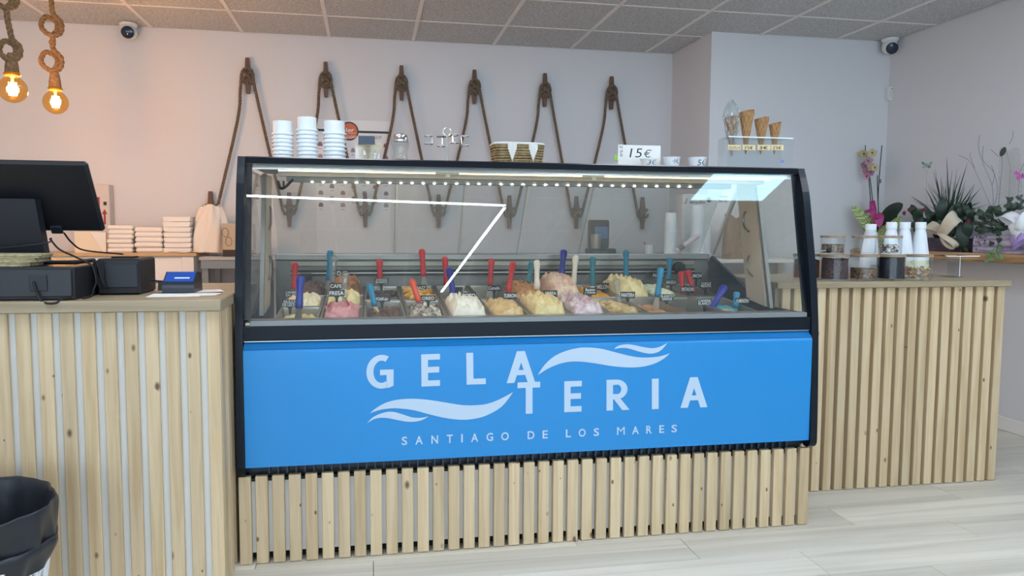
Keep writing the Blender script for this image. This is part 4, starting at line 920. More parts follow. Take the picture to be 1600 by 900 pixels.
# card terminal, receipts
rz = Matrix.Translation((-.195, .03, ZT+.004))
t = thing('card_terminal', 'small dark card reader with a blue screen on paper slips', 'card reader', (-.195, .03, ZT+.004))
MB().prism([(0, 0), (.11, 0), (.10, .064), (.052, .069), (.008, .034), (0, .026)], -.045, .06, 0).xf(rz @ Matrix.Rotation(-.05, 4, 'Z')).build('body', P('terminal_navy', '#17222e', .4, coat=.2), t)
MB().quadprism([(-.040, .0108, .0366), (.055, .0108, .0366), (.055, .0498, .0676), (-.040, .0498, .0676)], (0, -.0009, .0011)).xf(rz @ Matrix.Rotation(-.05, 4, 'Z')).build('screen', P('blue_screen', '#15428f', .3, emit='#1b4fae', es=.12), t)
MB().quadprism([(-.010, .0225, .0459), (.040, .0225, .0459), (.040, .0275, .0499), (-.010, .0275, .0499)], (0, -.0012, .0015)).xf(rz @ Matrix.Rotation(-.05, 4, 'Z')).build('screen_text_bar', P('screen_white', '#c9d6ee', .4), t)
MB().prism([(.03, .005), (.11, .005), (.1, .03), (.04, .035)], -.066, -.046, 0).xf(rz).build('card_slot', DARKG, t)
for i, (x0, y0, x1, y1, rr, lb) in enumerate(((-.262, -.098, -.10, .04, .08, 'printed white slip lying under the card reader'), (-.155, -.07, -.045, .03, -.05, 'blank white slip beside the card reader'), (-.15, .06, -.06, .17, .3, 'crumpled white slip behind the card reader'))):
    cx, cy = (x0+x1)/2, (y0+y1)/2
    o = MB().box((x0-cx, y0-cy, 0), (x1-cx, y1-cy, .0008)).build('paper_slip', PAPER, None, False, True); o.location = (cx, cy, ZT+.0003+.001*i); o.rotation_euler = (0, 0, rr); tag(o, lb, 'paper')
# cables
def cable(pts, r, label):
    tag(MB().tube(spline(pts, 8), r, 7).build('cable', RUBBER, None, True), label, 'cable')
cable([PY(100, 364, .06), PY(112, 379, .10), PY(132, 391, .16), (-.42, .2, ZT+.132), (-.40, .14, ZT+.134)], .003, 'black cable from the screen edge to the printer top')
cable([PY(78, 373, .02), PY(92, 389, -.01), PY(115, 400, -.02), PY(138, 411, -.02), PY(145, 418, -.03), PY(150, 440, -.03), (-.434, -.04, ZT+.02), (-.43, -.07, ZT+.0045), (-.424, -.16, ZT+.0045)], .0032, 'black cable dropping behind the stand to the counter')
cable([PY(0, 388, -.02), PY(30, 385, -.03), PY(75, 379, -.02), PY(80, 372, .0)], .0025, 'thin black cable across the monitor stand')
cable([PY(52, 440, Yd-.008), PY(58, 460, Yd-.012), PY(64, 470, Yd-.02), PY(75, 474, -.226), PY(88, 473, -.226), PY(98, 466.5, -.2), PY(115, 466, -.17)], .0035, 'black cable looping over the counter edge from the drawer lock')
t = thing('cable_bundle', 'coiled black cable bundle hanging on the printer', 'cable', (-.43, -.012, ZT))
for k in range(4): MB().tube(spline([PY(146+k*1.5, 412+k, -.008), PY(150+k*3, 408+k, -.012), PY(156+k*2, 430+k*3, -.016), PY(161+k*1.5, 449+k, -.012), PY(155+k, 448-k*3, -.008), PY(147+k*1.5, 428, -.008)], 6, True), .0022, 6, True).build('loop', RUBBER, t, True)
cable([PY(232, 437, .12), PY(245, 439, .12), PY(256, 441, .11), (-.24, .07, ZT+.03)], .003, 'short black lead between the printer and the card reader')

# ================================================================== WORKBENCH BEHIND THE TILL
ZB = 1.028; YB = 2.6
t = thing('workbench', 'white bench with an oak top standing along the back wall', 'bench', (-1.3, 2.8, 0))
MB().box((-2.2, YB, ZB-.022), (-.665, YW-.002, ZB), .003).build('worktop', BENCHW, t)
MB().box((-2.15, YB+.02, ZB-.18), (-.74, YB+.04, ZB-.0222), .002).build('front_apron', WHITE, t)
MB().box((-.705, YB+.08, ZB-.15), (-.685, YW-.06, ZB-.0222), .002).build('side_apron', WHITE, t)
for x in (-2.15, -.76):
    for y in (YB+.012, YW-.075): MB().box((x, y, 0), (x+.075, y+.06, ZB-.0222), .003).build('leg', WHITE, t)
t = thing('side_table', 'grey low table squeezed between the bench and the case', 'table', (-.36, 2.7, 0))
q = PY(336, 404, 2.55); MB().box((-.63, 2.5, .985), (-.05, YW-.03, 1.005), .002).build('table_top', P('pale_grey_laminate', '#a8a8a4', .35), t)
MB().box((-.62, 2.51, .93), (-.06, 2.53, .9848)).build('apron', STEELD, t)
for x in (-.62, -.10):
    for y in (2.54, 2.95): MB().box((x, y, 0), (x+.04, y+.04, .9848), .002).build('leg', STEELD, t)
def pack(x0, x1, y0, y1, z0, n, h, mat, name, label, grp, jit=.008, wavy=0):
    for k in range(n):
        j = random.uniform(-jit, jit)
        if wavy:
            mb = MB().grid(lambda u, v: (x0+j+(x1-x0)*u, y0+(y1-y0)*v, z0+h*k+.003+h*.10*sin(u*pi*5)*0), 6, 2, (0, 0, h*.62)); mb.v = [(a_, b_, c_) for a_, b_, c_ in mb.v]
            o = MB().prism([(x0+j, z0+h*k+.0015), (x0+j+.012, z0+h*k+.0002), (x1+j-.012, z0+h*k+.0002), (x1+j, z0+h*k+.0015), (x1+j+.006, z0+h*k+h*.9), (x0+j-.006, z0+h*k+h*.9)], y0, y1, 1).build(name, mat)
        else:
            o = MB().box((x0+j, y0+j, z0+h*k+.0003), (x1+j, y1+j, z0+h*(k+1)-.0008), h*.3).build(name, mat)
        tag(o, label.replace(' in the', ', '+nth(n-1-k)+' in the', 1) if ' in the' in label else label.replace(' stacked', ', '+nth(n-1-k)+' in the pile', 1), 'paper pack', grp)
yb = 2.70
a, b = PY(168, 390, yb).x, PY(208, 390, yb).x; top = PY(190, 352, yb).z; pack(a, b, yb, yb+.2, ZB, 6, (top-ZB)/6, PAPER, 'napkin_pack', 'white napkin pack in the stack beside the upright carton', 'napkin stack beside the carton', .006)
a, b = PY(210, 390, yb).x, PY(254, 390, yb).x; top = PY(230, 355, yb).z; pack(a, b, yb, yb+.2, ZB, 5, (top-ZB)/5, PAPER, 'napkin_pack', 'white napkin pack in the lowest, middle stack', 'middle napkin stack', .006)
a, b = PY(257, 390, yb).x, PY(297, 390, yb).x; top = PY(275, 338, yb).z; pack(a, b, yb, yb+.2, ZB, 7, (top-ZB)/7, PAPER, 'paper_tray', 'white flared paper tray stacked beside the draped cloth', 'tray stack beside the cloth', .002, 1)
# carton with arrow
a, b = PY(120, 288, 2.93).x, PY(170, 288, 2.93).x; zt_ = PY(160, 288, 2.93).z
t = thing('carton', 'upright white carton with a red arrow on its edge', 'box', ((a+b)/2, 2.96, ZB))
MB().box((a, 2.93, ZB), (b, YW-.003, zt_), .004).build('box', P('carton_white', '#cfc8c4', .7), t)
q = PY(163.5, 337, 2.9285); MB().prism([(q.x-.006, q.z-.06), (q.x+.006, q.z-.06), (q.x+.006, q.z+.01), (q.x+.018, q.z+.01), (q.x, q.z+.045), (q.x-.018, q.z+.01), (q.x-.006, q.z+.01)], 2.9285, 2.9299, 1).build('arrow_print', P('print_red', '#9c2f38', .6), t)
q = PY(152, 317, 2.9285); MB().box((q.x-.02, 2.9285, q.z-.04), (q.x+.015, 2.9299, q.z+.04)).build('red_label', MATS['print_red'], t)
q = PY(164, 318, 2.9285); MB().box((q.x-.01, 2.9285, q.z-.012), (q.x+.01, 2.9299, q.z+.012)).build('small_print', DARKG, t)
# white bag folded beside the carton
a, b = PY(118, 392, 2.75), PY(167, 392, 2.75)
t = thing('paper_bag', 'cream white paper bag folded over on the bench', 'bag', ((a.x+b.x)/2, 2.78, ZB))
zt_ = PY(140, 362, 2.75).z
MB().prism([(a.x, ZB), (b.x-.02, ZB), (b.x-.10, zt_), (a.x, zt_)], 2.74, 2.86, 1).build('bag_body', P('cream_paper', '#e6dcc6', .7), t)
MB().quadprism([(b.x-.098, 2.738, zt_), (b.x, 2.738, zt_-.005), (b.x, 2.738, ZB), (b.x-.018, 2.738, ZB)], (0, .02, 0)).build('fold', PAPER, t)
# draped cloth
q0 = PY(297, 392, 2.72); q1 = PY(353, 392, 2.72); zt_ = PY(330, 321, 2.72).z
def cl(u, v):
    w_ = (q1.x-q0.x)*(1.02-.45*v**2.6); xc = (q0.x+q1.x)/2+.012*v; th = 2*pi*u; 
    f_ = 1+.10*sin(5*th+3*v)+.06*sin(9*th-5*v)
    return (xc+w_/2*cos(th)*f_, 2.80+.10*(1-.6*v)*sin(th)*f_, ZB+.001+(zt_-ZB)*(v+.03*sin(3*th)*v))
CLO = P('white_cloth', '#e4ddd3', .85, bump=.15, bscale=40)
mb = MB().grid(cl, 48, 16); k = len(mb.v); mb.add([cl(i/48, 1) for i in range(48)], [tuple(range(48))]); tag(mb.build('draped_cloth', CLO, None, True), 'white cloth draped in a peak on the end of the bench', 'cloth')
mb = MB().grid(lambda u, v: (PY(255, 393, 2.62).x+(PY(345, 393, 2.62).x-PY(255, 393, 2.62).x)*u*.72, 2.60+.075*v+.01*sin(9*u), ZB+.003+.006*abs(sin(7*u+3*v))), 20, 4, (0, 0, .0015)); tag(mb.build('flat_cloth', CLO, None, True), 'thin white cloth lying flat along the bench edge', 'cloth')
# brown box on the side table
a, b = PY(348, 395, 2.62), PY(372, 395, 2.62); t = thing('tea_box', 'tan carton with dark print on the grey table', 'box', ((a.x+b.x)/2, 2.68, 1.0052))
z1 = PY(350, 349, 2.62).z
MB().box((a.x, 2.62, 1.0052), (b.x+.1, 2.74, z1), .003).build('box', P('tan_carton', '#b9a68c', .7), t)
MB().box((a.x+.001, 2.618, 1.0055), (b.x+.099, 2.6199, 1.05)).build('dark_band', P('brown_print', '#3a2a22', .6), t)
for k, (dx, dz) in enumerate(((.02, .16), (.04, .1))): MB().tube([(a.x+dx+.02*cos(a_), 2.6185, 1.0052+dz+.03*sin(a_)) for a_ in [2*pi*i/14 for i in range(14)]], .0012, 4, True).build('drawing', MATS['brown_print'], t)

# ================================================================== BEHIND THE CASE, SEEN THROUGH ITS DOORS
t = thing('rear_worktop', 'steel worktop behind the display case along the back wall', 'worktop', (1.3, 2.7, 0))
MB().box((0, 2.36, .985), (JX-.003, YW-.003, 1.015), .003).build('top', STEELD, t)
for x in (.02, 1.35, 2.72):
    for y in (2.40, 2.94): MB().box((x, y, 0), (x+.05, y+.05, .9848)).build('leg', STEELD, t)
t = thing('front_worktop', 'narrow white shelf in front of the corner wall holding cup stacks', 'shelf', (2.5, 2.05, 0))
MB().box((1.75, 1.85, .985), (3.4, 2.30, 1.01), .003).build('top', WHITE, t)
for x in (1.78, 3.32):
    for y in (1.88, 2.22): MB().box((x, y, 0), (x+.05, y+.05, .9848)).build('leg', WHITE, t)
YS = 1.98
for px, tp, wp, lab in ((1048.5, 329, 17, 'white cup in the slim stack farthest from the wafer cartons'), (1059, 350, 19, 'white cup in the shortest stack behind the case doors'), (1091, 318, 21, 'white cup in the tallest stack behind the case doors'), (1113, 345, 20, 'white cup in the stack beside the slanted door edge')):
    q = PY(px, tp, YS); R = wp*(PY(1100, 350, YS)-PY(1000, 350, YS)).length/200; cm = cup_mesh(R, R*.86, .05); n = int((q.z-.05-1.0105)/.0125)
    yy = YS+(.0 if px in (1048.5, 1091) else .11)
    for k in range(n):
        o = bpy.data.objects.new('paper_cup', cm); COL.objects.link(o); o.location = (q.x, yy, 1.0105+.0125*k); tag(o, lab.replace('white cup in the', 'white cup, '+nth(n-1-k)+' in the'), 'cup', lab.replace('white cup in the', 'cups of the'))
def carton(p0, p1, Y, dp, label, words, bx=None):
    a, b = PY(*p0, Y), PY(*p1, Y); t = thing('wafer_carton', label, 'box', ((a.x+b.x)/2, Y+dp/2, 1.0105))
    MB().box((a.x, Y, 1.0105), (b.x, Y+dp, a.z), .003).build('box', P('carton_grey_white', '#d6d5d2', .6), t)
    mb = MB()
    for tx, x0, y0, x1, y1 in words:
        mb = MB()
        A_, B_, C_ = PY(x0, y1, Y-.001), PY(x1, y1, Y-.001), PY(x0, y0, Y-.001); put_text(mb, tx, A_, B_-A_, C_-A_, .01); mb.build('lettering', INK, t)
    return t
tt = carton((1067, 303), (1112, 396), 2.17, .1, 'wafer carton lettered Barquillos with a dark round seal', [('Barquillos', 1078, 313.5, 1102, 319.5)])
q = PY(1107.5, 312, 2.1685); MB().lathe([(.018, 0), (.018, .001)], 20).xf(Matrix.Translation(q) @ Matrix.Rotation(pi/2, 4, 'X')).build('round_seal', P('seal_green', '#2f3a34', .5), tt)
q = PY(1071, 315, 2.1685); MB().tube([q+Vector((-.012, 0, -.01)), q+Vector((0, 0, -.015)), q+Vector((.012, 0, .02))], .003, 5).build('tick_mark', P('print_red', '#9c2f38', .6), tt)
carton((1113.5, 303), (1180, 396), 2.17, .1, 'wider wafer carton beside the one with the seal', [('Barqu', 1122, 305, 1137, 310), ('Sin G', 1123, 312, 1136, 316)])
q = PY(1015, 397, 2.45); t = thing('measuring_cup', 'small white cup with a dark straw behind the case', 'cup', (q.x, 2.45, 1.0155))
MB().lathe([(.03, 0), (.038, .075), (.035, .075), (.028, .004), (.001, .004)], 20, (q.x, 2.45, 1.0155)).build('body', CUPM, t, 'auto'); MB().tube([(q.x, 2.45, 1.025), (q.x-.045, 2.45, 1.11)], .003, 6).build('straw', DARKG, t)
a_, b_ = PY(1057, 392, 1.90), PY(1091, 368, 1.90); t = thing('wafer_packet', 'pink and white wafer packet leaning on the cup stacks', 'packet', (a_.x, 1.90, 1.0105)); a_.z = max(a_.z, 1.030)
MB().tube([a_, b_], [.017, .017], 12).build('packet', P('packet_pink', '#d3bfc4', .4), t); MB().tube([a_.lerp(b_, .08), a_.lerp(b_, .32)], .0176, 12).build('dark_label', P('packet_grey', '#6d666c', .5), t)
q = PY(1152, 395, 1.93); t = thing('paper_sack', 'crumpled brown paper sack standing on the shelf behind the case', 'sack', (q.x, 1.95, 1.0105)); zt_ = PY(1152, 340, 1.93).z-1.0105
def sk(u, v):
    th = 2*pi*u; r = .085*(1-.12*v)*(1+.07*sin(5*th+4*v)+.04*sin(11*th-7*v)); return (q.x+r*cos(th), 1.96+.8*r*sin(th), 1.0107+zt_*v*(1+.10*sin(2*th+1)*v))
mb = MB().grid(sk, 44, 14); mb.add([sk(i/44, 0) for i in range(44)], [tuple(range(44))]); mb.build('sack_body', P('kraft_sack', '#8a7258', .85, bump=.3, bscale=40), t, True)
q = PY(945, 390, 2.6); t = thing('blender_machine', 'dark milkshake machine with a blue panel behind the case', 'machine', (q.x, 2.65, 1.0155))
MB().box((q.x-.11, 2.6, 1.0155), (q.x+.09, 2.75, 1.06), .01).build('base', DARKP, t)
MB().box((q.x-.09, 2.68, 1.06), (q.x+.06, 2.75, 1.27), .01).build('column', DARKG, t)
MB().box((q.x-.055, 2.672, 1.13), (q.x+.045, 2.6795, 1.22), .003).build('panel', P('panel_blue', '#3f6ea0', .4), t)
MB().lathe([(.035, 0), (.04, .1), (.04, .105)], 18, (q.x-.06, 2.63, 1.0605)).build('beaker', STEEL, t, 'auto')

# ================================================================== TOPPING COUNTER: jars, bottles, stand
BAM = P('bamboo_lid', '#a8917a', .5, var='#937c63', vscale=40)
def speck(name, a, b, sc): return P('filling_'+name, a, .8, bump=.6, bscale=sc, var=b, vscale=sc)
def jar(x, y, z, R, H, fill, mat, label, grp, chunks=None, lid=True):
    t = thing('topping_jar', label, 'jar', (x, y, z), grp); c = (x, y, z)
    MB().lathe([(.001, .0), (R-.006, .0), (R, .006), (R, H), (R-.003, H), (R-.003, .007), (.001, .006)], 32, c, False).build('glass', JARG, t, 'auto')
    if lid:
        l = MB().lathe([(R+.001, H+.0005), (R+.002, H+.002), (R+.002, H+.0105), (R+.0, H+.012)], 32, c).build('lid', BAM, t, 'auto')
    if fill and not chunks:
        def fz(r, a_): return fill*(1-.06*sin(2*a_+x*9)*(r/R)-.03*cos(3*a_))
        mb = MB(); n = 28; vs = []; fs = []
        rings = [((R-.0045), .0075), ((R-.0045), None), (R*.6, None), (R*.25, None)]
        for rr, zz in rings:
            for i in range(n): a_ = 2*pi*i/n; vs.append((x+rr*cos(a_), y+rr*sin(a_), z+(zz if zz else fz(rr, a_))))
        for k in range(3):
            for i in range(n): fs.append((k*n+i, k*n+(i+1) % n, (k+1)*n+(i+1) % n, (k+1)*n+i))
        fs += [tuple(range(n))[::-1], tuple(range(3*n, 4*n))]; mb.add(vs, fs).build('filling', mat, t, 'auto')
    if chunks:
        rnd = random.Random(chunks); mb = MB(); n = 90
        for i in range(n):
            a_ = rnd.uniform(0, 6.28); rr = (R-.018)*sqrt(rnd.random()); zz = .012+(fill-.012)*rnd.random(); s_ = rnd.uniform(.008, .012)
            M = Matrix.Translation((x+rr*cos(a_), y+rr*sin(a_), z+zz)) @ Matrix.Rotation(rnd.uniform(0, 3), 4, (rnd.random(), rnd.random(), 1)) @ Matrix.Diagonal((s_, s_*.75, s_*.6, 1))
            sub = MB().lathe([(.3, -1), (.9, -.5), (1, .2), (.6, .9)], 7).xf(M); mb.add(sub.v, sub.f)
        o = mb.build('filling', mat, t); o['kind'] = 'stuff'
    return t
JY_ = .452
jars = [(1304, .0615, 398, .098, speck('brown_sprinkle', '#5d4648', '#2a1c1e', 170), 'tall jar of fine dark brown sprinkles', None), (1350, .0635, 398, .055, speck('granola', '#84694f', '#3a2a1e', 110), 'jar half filled with brown crunchy granola', None), (1391.5, .0635, 398, .110, P('black_crumbs', '#0a111d', .6, bump=.4, bscale=80), 'jar filled with near black crumbs', None), (1434.5, .061, 398, .05, P('hazelnut', '#c2a585', .7, var='#8f6f50', vscale=60), 'jar with a few pale hazelnuts at the bottom', 11)]
JX_ = []
for px, R, tp, fl, mt, lab, ch in jars:
    q = PZ(px, 439, ZT); x = PY(px, 420, JY_).x; H = PY(px, 399, JY_).z-ZT-.008
    jar(x, JY_, ZT+.0005, R, H, fl, mt, lab+' on the counter', 'wide lower topping jars', ch); JX_.append((x, H))
x = PY(1268, 420, JY_+.05).x+.0; 
jar(PY(1262, 420, .52).x+.02, .56, ZT+.0005, .0615, JX_[0][1], .09, P('filling_cinnamon', '#6f4a34', .8), 'jar of reddish brown powder half hidden by the case', 'wide lower topping jars')
for i, (px, fl, mt, lab, ch) in enumerate(((1301, .045, speck('nut', '#8f7a66', '#3c2d24', 100), 'small jar of chopped nuts standing on the sprinkle jar', None), (1350, 0, None, 'small empty jar standing on the granola jar', None), (1390, .042, P('cookie_mix', '#e6dfd6', .6, var='#211c1c', vscale=70), 'small jar of black and white pieces on the crumb jar', 23))):
    x0, H0 = JX_[i]; x = PY(px, 385, JY_).x; jar(x, JY_, ZT+.0005+H0+.0125, .053, .076, fl, mt, lab, 'small upper topping jars', ch)
t = thing('scoop', 'little steel scoop lying against the small nut jar', 'scoop', PY(1285, 392, .36))
pts = [PY(1272, 393, .36), PY(1284, 392, .365), PY(1290, 391.5, .37)]
MB().tube(pts, [.0025, .0035, .003], 8).build('handle', CHROME, t); q = PY(1295, 391, .375); MB().lathe([(.004, -.012), (.012, -.006), (.013, .004), (.004, .012)], 12).xf(Matrix.Translation(q) @ Matrix.Rotation(pi/2, 4, 'Y')).build('bowl', DARKP, t, True)
BOT = P('bottle_white', '#e3e8ee', .35); LAB = P('bottle_label', '#d9d6b4', .5)
for px, tp, rib, lab, tx in ((1361, 350, 1, 'white milkshake bottle with ribbed neck behind the empty jar', 'milkshake'), (1393.5, 347, 0, 'plain white bottle behind the cookie piece jar', ''), (1414.5, 347, 0, 'white bottle with a cream label between two plain ones', ''), (1439, 347, 0, 'white bottle at the end of the row above the hazelnut jar', 'TOP')):
    Yb_ = .66; q = PY(px, tp, Yb_); H = q.z-ZT-.001; R = .044; c = (q.x, Yb_, ZT+.0008)
    t = thing('syrup_bottle', lab, 'bottle', c, 'white bottles behind the jars')
    body = MB().lathe([(.001, 0), (R-.004, 0), (R, .005), (R, H*.36), (R*.95, H*.44), (.027, H*.80), (.0225, H*.86), (.0235, H*.875)], 28, c).build('body', BOT, t, 'auto')
    MB().lathe([(.0225, H*.8752), (.0255, H*.878), (.0255, H*.992), (.0235, H)], 24, c).build('cap', BOT, t, 'auto')
    if rib:
        for k in range(4): MB().tube([(c[0]+(.0265+.0025*k)*cos(a_), c[1]+(.0265+.0025*k)*sin(a_), c[2]+H*(.85-.03*k)) for a_ in [2*pi*i/20 for i in range(20)]], .0022, 5, True).build('rib', BOT, body, True)
    lb_ = MB().lathe([(R+.0004, H*.02), (R+.0004, H*.30)], 28, c, False).build('label', LAB if not rib else P('label_white', '#dfe0e4', .5), t, True)
    mb = MB()
    def onb(tx, z0, h, ang):
        vs, fs, asp = text_polys(tx, .01); w_ = h*asp; mb.add([(c[0]+(R+.001)*sin((u-.5)*w_/R+ang), c[1]-(R+.001)*cos((u-.5)*w_/R+ang), c[2]+z0+h*v) for u, v in vs], fs)
    if tx: onb(tx, H*.10 if tx == 'TOP' else H*.20, .013 if tx == 'TOP' else .011, .25); mb.build('lettering', P('label_ink', '#3a3f78' if rib else '#2a2420', .6), lb_)
    if not rib:
        MB().tube([(c[0]+(R+.001)*sin(.45+.28*cos(a_)), c[1]-(R+.001)*cos(.45+.28*cos(a_)), c[2]+H*.27+.008*sin(a_)) for a_ in [2*pi*i/16 for i in range(16)]], .0008, 4, True).build('oval_mark', P('mark_green', '#3c4a3a', .6), lb_)
        vs_ = [(c[0]+(R+.0009)*sin(a_), c[1]-(R+.0009)*cos(a_), c[2]+H*z_) for z_ in (.04, .2) for a_ in (-.55, -.35, -.15)]; MB().add(vs_, [(0, 1, 4, 3), (1, 2, 5, 4)]).build('fruit_print', P('fruit_print_red', '#9a5a50', .6), lb_)
# acrylic T stand
t = thing('acrylic_stand', 'clear acrylic pedestal stand beside the hazelnut jar', 'stand', (3.36, .62, ZT))
a, b = PY(1463, 399.5, .62), PY(1514, 399.5, .62); xc = PY(1490, 420, .62).x
MB().box((a.x, .55, a.z-.002), (b.x, .69, a.z+.002), .0008).build('plate', CLEAR, t)
MB().box((a.x, .5495, a.z-.0021), (b.x, .5498, a.z+.0021)).build('plate_edge', MATS['acrylic_edge_white'], t)
MB().box((xc-.004, .58, ZT+.0042), (xc+.004, .66, a.z-.0022), .001).build('post', CLEAR, t)
MB().box((xc-.0015, .5785, ZT+.0042), (xc+.0015, .5798, a.z-.0022)).build('post_edge', MATS['acrylic_edge_white'], t)
MB().box((xc-.05, .57, ZT+.0004), (xc+.02, .67, ZT+.004), .001).build('foot', CLEAR, t)

# ================================================================== PLANT SHELF
ZS = 1.072; XS = 3.97
def edge(u, v):
    return None
mb = MB(); n = 40; vs = []; fs = []
for i in range(n+1):
    y = .2+(JY-.002-.2)*i/n; w_ = .012*sin(9*y)+.008*sin(23*y+1)
    for (x, z) in ((XS+w_+.012, ZS-.052), (XS+w_-.006, ZS-.038), (XS+w_*.6-.010, ZS-.015), (XS+w_*.8+.006, ZS), (XW-.001, ZS), (XW-.001, ZS-.052)): vs.append((x, y, z))
for i in range(n):
    for j in range(6): fs.append((i*6+j, i*6+(j+1) % 6, i*6+6+(j+1) % 6, i*6+6+j))
fs += [tuple(range(6))[::-1], tuple(range(n*6, n*6+6))]; mb.add(vs, fs)
tag(mb.build('live_edge_shelf', LIVE, None, 'auto'), 'thick live edge timber shelf on the side wall carrying plants', 'shelf')
XP = 4.09
def leaf(mb_pts, w_, mat, parent, name='leaf', nrm=Vector((-.6, -.75, .25))):
    pts = spline(mb_pts, 5); K = len(pts); vs = []
    for i, p in enumerate(pts):
        t_ = i/(K-1); d = (pts[min(i+1, K-1)]-pts[max(i-1, 0)]).normalized(); s_ = d.cross(nrm); s_ = s_.normalized() if s_.length > 1e-5 else Vector((1, 0, 0)); n_ = s_.cross(d)
        ww = w_*sin(pi*min(1, .12+.88*t_)**.8) if name != 'grass_blade' else w_*(1-t_**2.)*(.6+.4*min(1, t_*5))
        vs += [p-s_*ww, p+n_*ww*.18, p+s_*ww]
    fs = [(3*i+j, 3*i+j+1, 3*i+4+j, 3*i+3+j) for i in range(K-1) for j in (0, 1)]
    return MB().add(vs, fs).build(name, mat, parent, True)
GRN, GRD, GRL = P('leaf_green', '#2c4a34', .45, var='#21392a', vscale=20), P('leaf_dark', '#1d3226', .45), P('leaf_pale', '#5c7f4e', .5)
STEM = P('stem_brown', '#2b2a26', .6)
Vp = lambda px, py, X=XP: PX(px, py, X)
# orchid
XO = 4.02; base = Vp(1366, 392, XO); base.z = ZS
t = thing('potted_orchid', 'pink and yellow orchid wrapped in green gingham with a magenta bow', 'orchid', base)
GING = bpy.data.materials.new('green_gingham'); GING.use_nodes = True; nt = GING.node_tree; bb = nt.nodes['Principled BSDF']; ck = nt.nodes.new('ShaderNodeTexChecker'); ck.inputs['Scale'].default_value = 85
ck.inputs[1].default_value = srgb('#6b8a3e'); ck.inputs[2].default_value = srgb('#bccb98'); tcn = nt.nodes.new('ShaderNodeTexCoord'); nt.links.new(tcn.outputs['Object'], ck.inputs[0]); nt.links.new(ck.outputs[0], bb.inputs[0]); bb.inputs['Roughness'].default_value = .6
MAG = P('magenta_ribbon', '#a02a72', .4)
MB().lathe([(.038, .0005), (.042, .01), (.05, .07), (.056, .12), (.05, .12), (.042, .08), (.001, .08)], 24, tuple(base)).build('wrapped_pot', GING, t, 'auto')
def petal(p, q, wd, mat, name, bend=(0, -.02, .03)):
    m_ = (p+q)/2+Vector(bend); return leaf([p, p.lerp(m_, .6), m_, q.lerp(m_, .3), q], wd, mat, t, name)
bp_ = base+Vector((0, 0, .10))
petal(bp_, Vp(1331, 322, 3.88), .05, GING, 'wrap_sheet', (0, -.04, -.01)); petal(bp_, Vp(1409, 338, XO), .04, GING, 'wrap_sheet', (0, -.04, -.01)); petal(bp_+Vector((0, 0, -.06)), Vp(1395, 360, XO), .04, GING, 'wrap_sheet'); petal(bp_+Vector((0, 0, -.06)), Vp(1345, 345, 3.9), .04, GING, 'wrap_sheet')
yf = base.y-.07
MB().lathe([(.020, -.05), (.024, 0), (.018, .06)], 14).xf(Matrix.Translation(Vp(1364, 327, XO-.05)) @ Matrix.Rotation(-.15, 4, 'Y')).build('ribbon_roll', MAG, t, True)
petal(Vp(1368, 343, XO-.07), Vp(1350, 330, XO-.08), .02, MAG, 'ribbon_loop'); petal(Vp(1366, 338, XO-.07), Vp(1374, 356, XO-.08), .035, MAG, 'ribbon_loop'); petal(Vp(1376, 343, XO-.07), Vp(1364, 352, XO-.08), .03, MAG, 'ribbon_loop')
petal(bp_+Vector((.02, 0, .02)), Vp(1411, 319, XO), .055, GRD, 'leaf', (0, -.03, .05)); petal(bp_, Vp(1386, 330, XO), .03, GRD, 'leaf')
for pts in ([(1366, 345), (1362, 300), (1358, 270), (1353, 240), (1352, 227)], [(1362, 345), (1360, 310), (1358, 285), (1356, 260)]): MB().tube(spline([Vp(a_, b_, XO) for a_, b_ in pts], 6), .0035, 6).build('stem', STEM, t, True)
for pts in ([(1373, 342), (1372, 310), (1374, 275), (1376, 250), (1378, 227)], [(1372, 320), (1371, 290), (1371, 274)]):
    st = MB().tube(spline([Vp(a_, b_, XO) for a_, b_ in pts], 6), .0035, 6).build('support_cane', STEM, t, True)
MB().box((-.007, -.007, -.015), (.007, .007, .015), .004).xf(Matrix.Translation(Vp(1375.5, 283, XO))).build('clip', P('grey_clip', '#6a7a86', .4), t)
for px, py, c_, s_ in ((1350, 241, '#aeaa84', .034), (1363, 239, '#b3ae86', .034), (1357, 252, '#a98794', .034), (1352, 258, '#9c7088', .034), (1362, 261, '#ac9f84', .033), (1355, 268, '#a07288', .034), (1360, 269, '#9a6a84', .03), (1346, 240, '#bdb77c', .026), (1367, 262, '#c2b890', .026), (1354, 276, '#c08ea0', .024)):
    c = Vp(px, py, XO-.02-random.uniform(0, .02)); fl_ = MB(); m_ = P('petal_'+c_, c_, .7)
    f0 = Vector((-.6, -.75, random.uniform(-.1, .2))).normalized(); s0 = f0.cross(Vector((0, 0, 1))).normalized(); u0_ = s0.cross(f0)
    for k in range(5):
        a_ = pi/2+2*pi*k/5; d_ = s0*cos(a_)+u0_*sin(a_); w_ = (s0*-sin(a_)+u0_*cos(a_))*s_*.42
        p = [c, c+d_*s_*.4-w_, c+d_*s_*.8-w_*.9, c+d_*s_+f0*.004, c+d_*s_*.8+w_*.9, c+d_*s_*.4+w_]; p = [v+f0*(.004*(k % 2)) for v in p]; fl_.add(p, [(0, 1, 2, 3, 4, 5)])
    fo = fl_.build('flower', m_, t); MB().lathe([(.002, -.006), (.006, 0), (.004, .007)], 8).xf(Matrix.Translation(c+f0*.007)).build('lip', P('orchid_lip', '#8a2f5e', .5), fo, True)
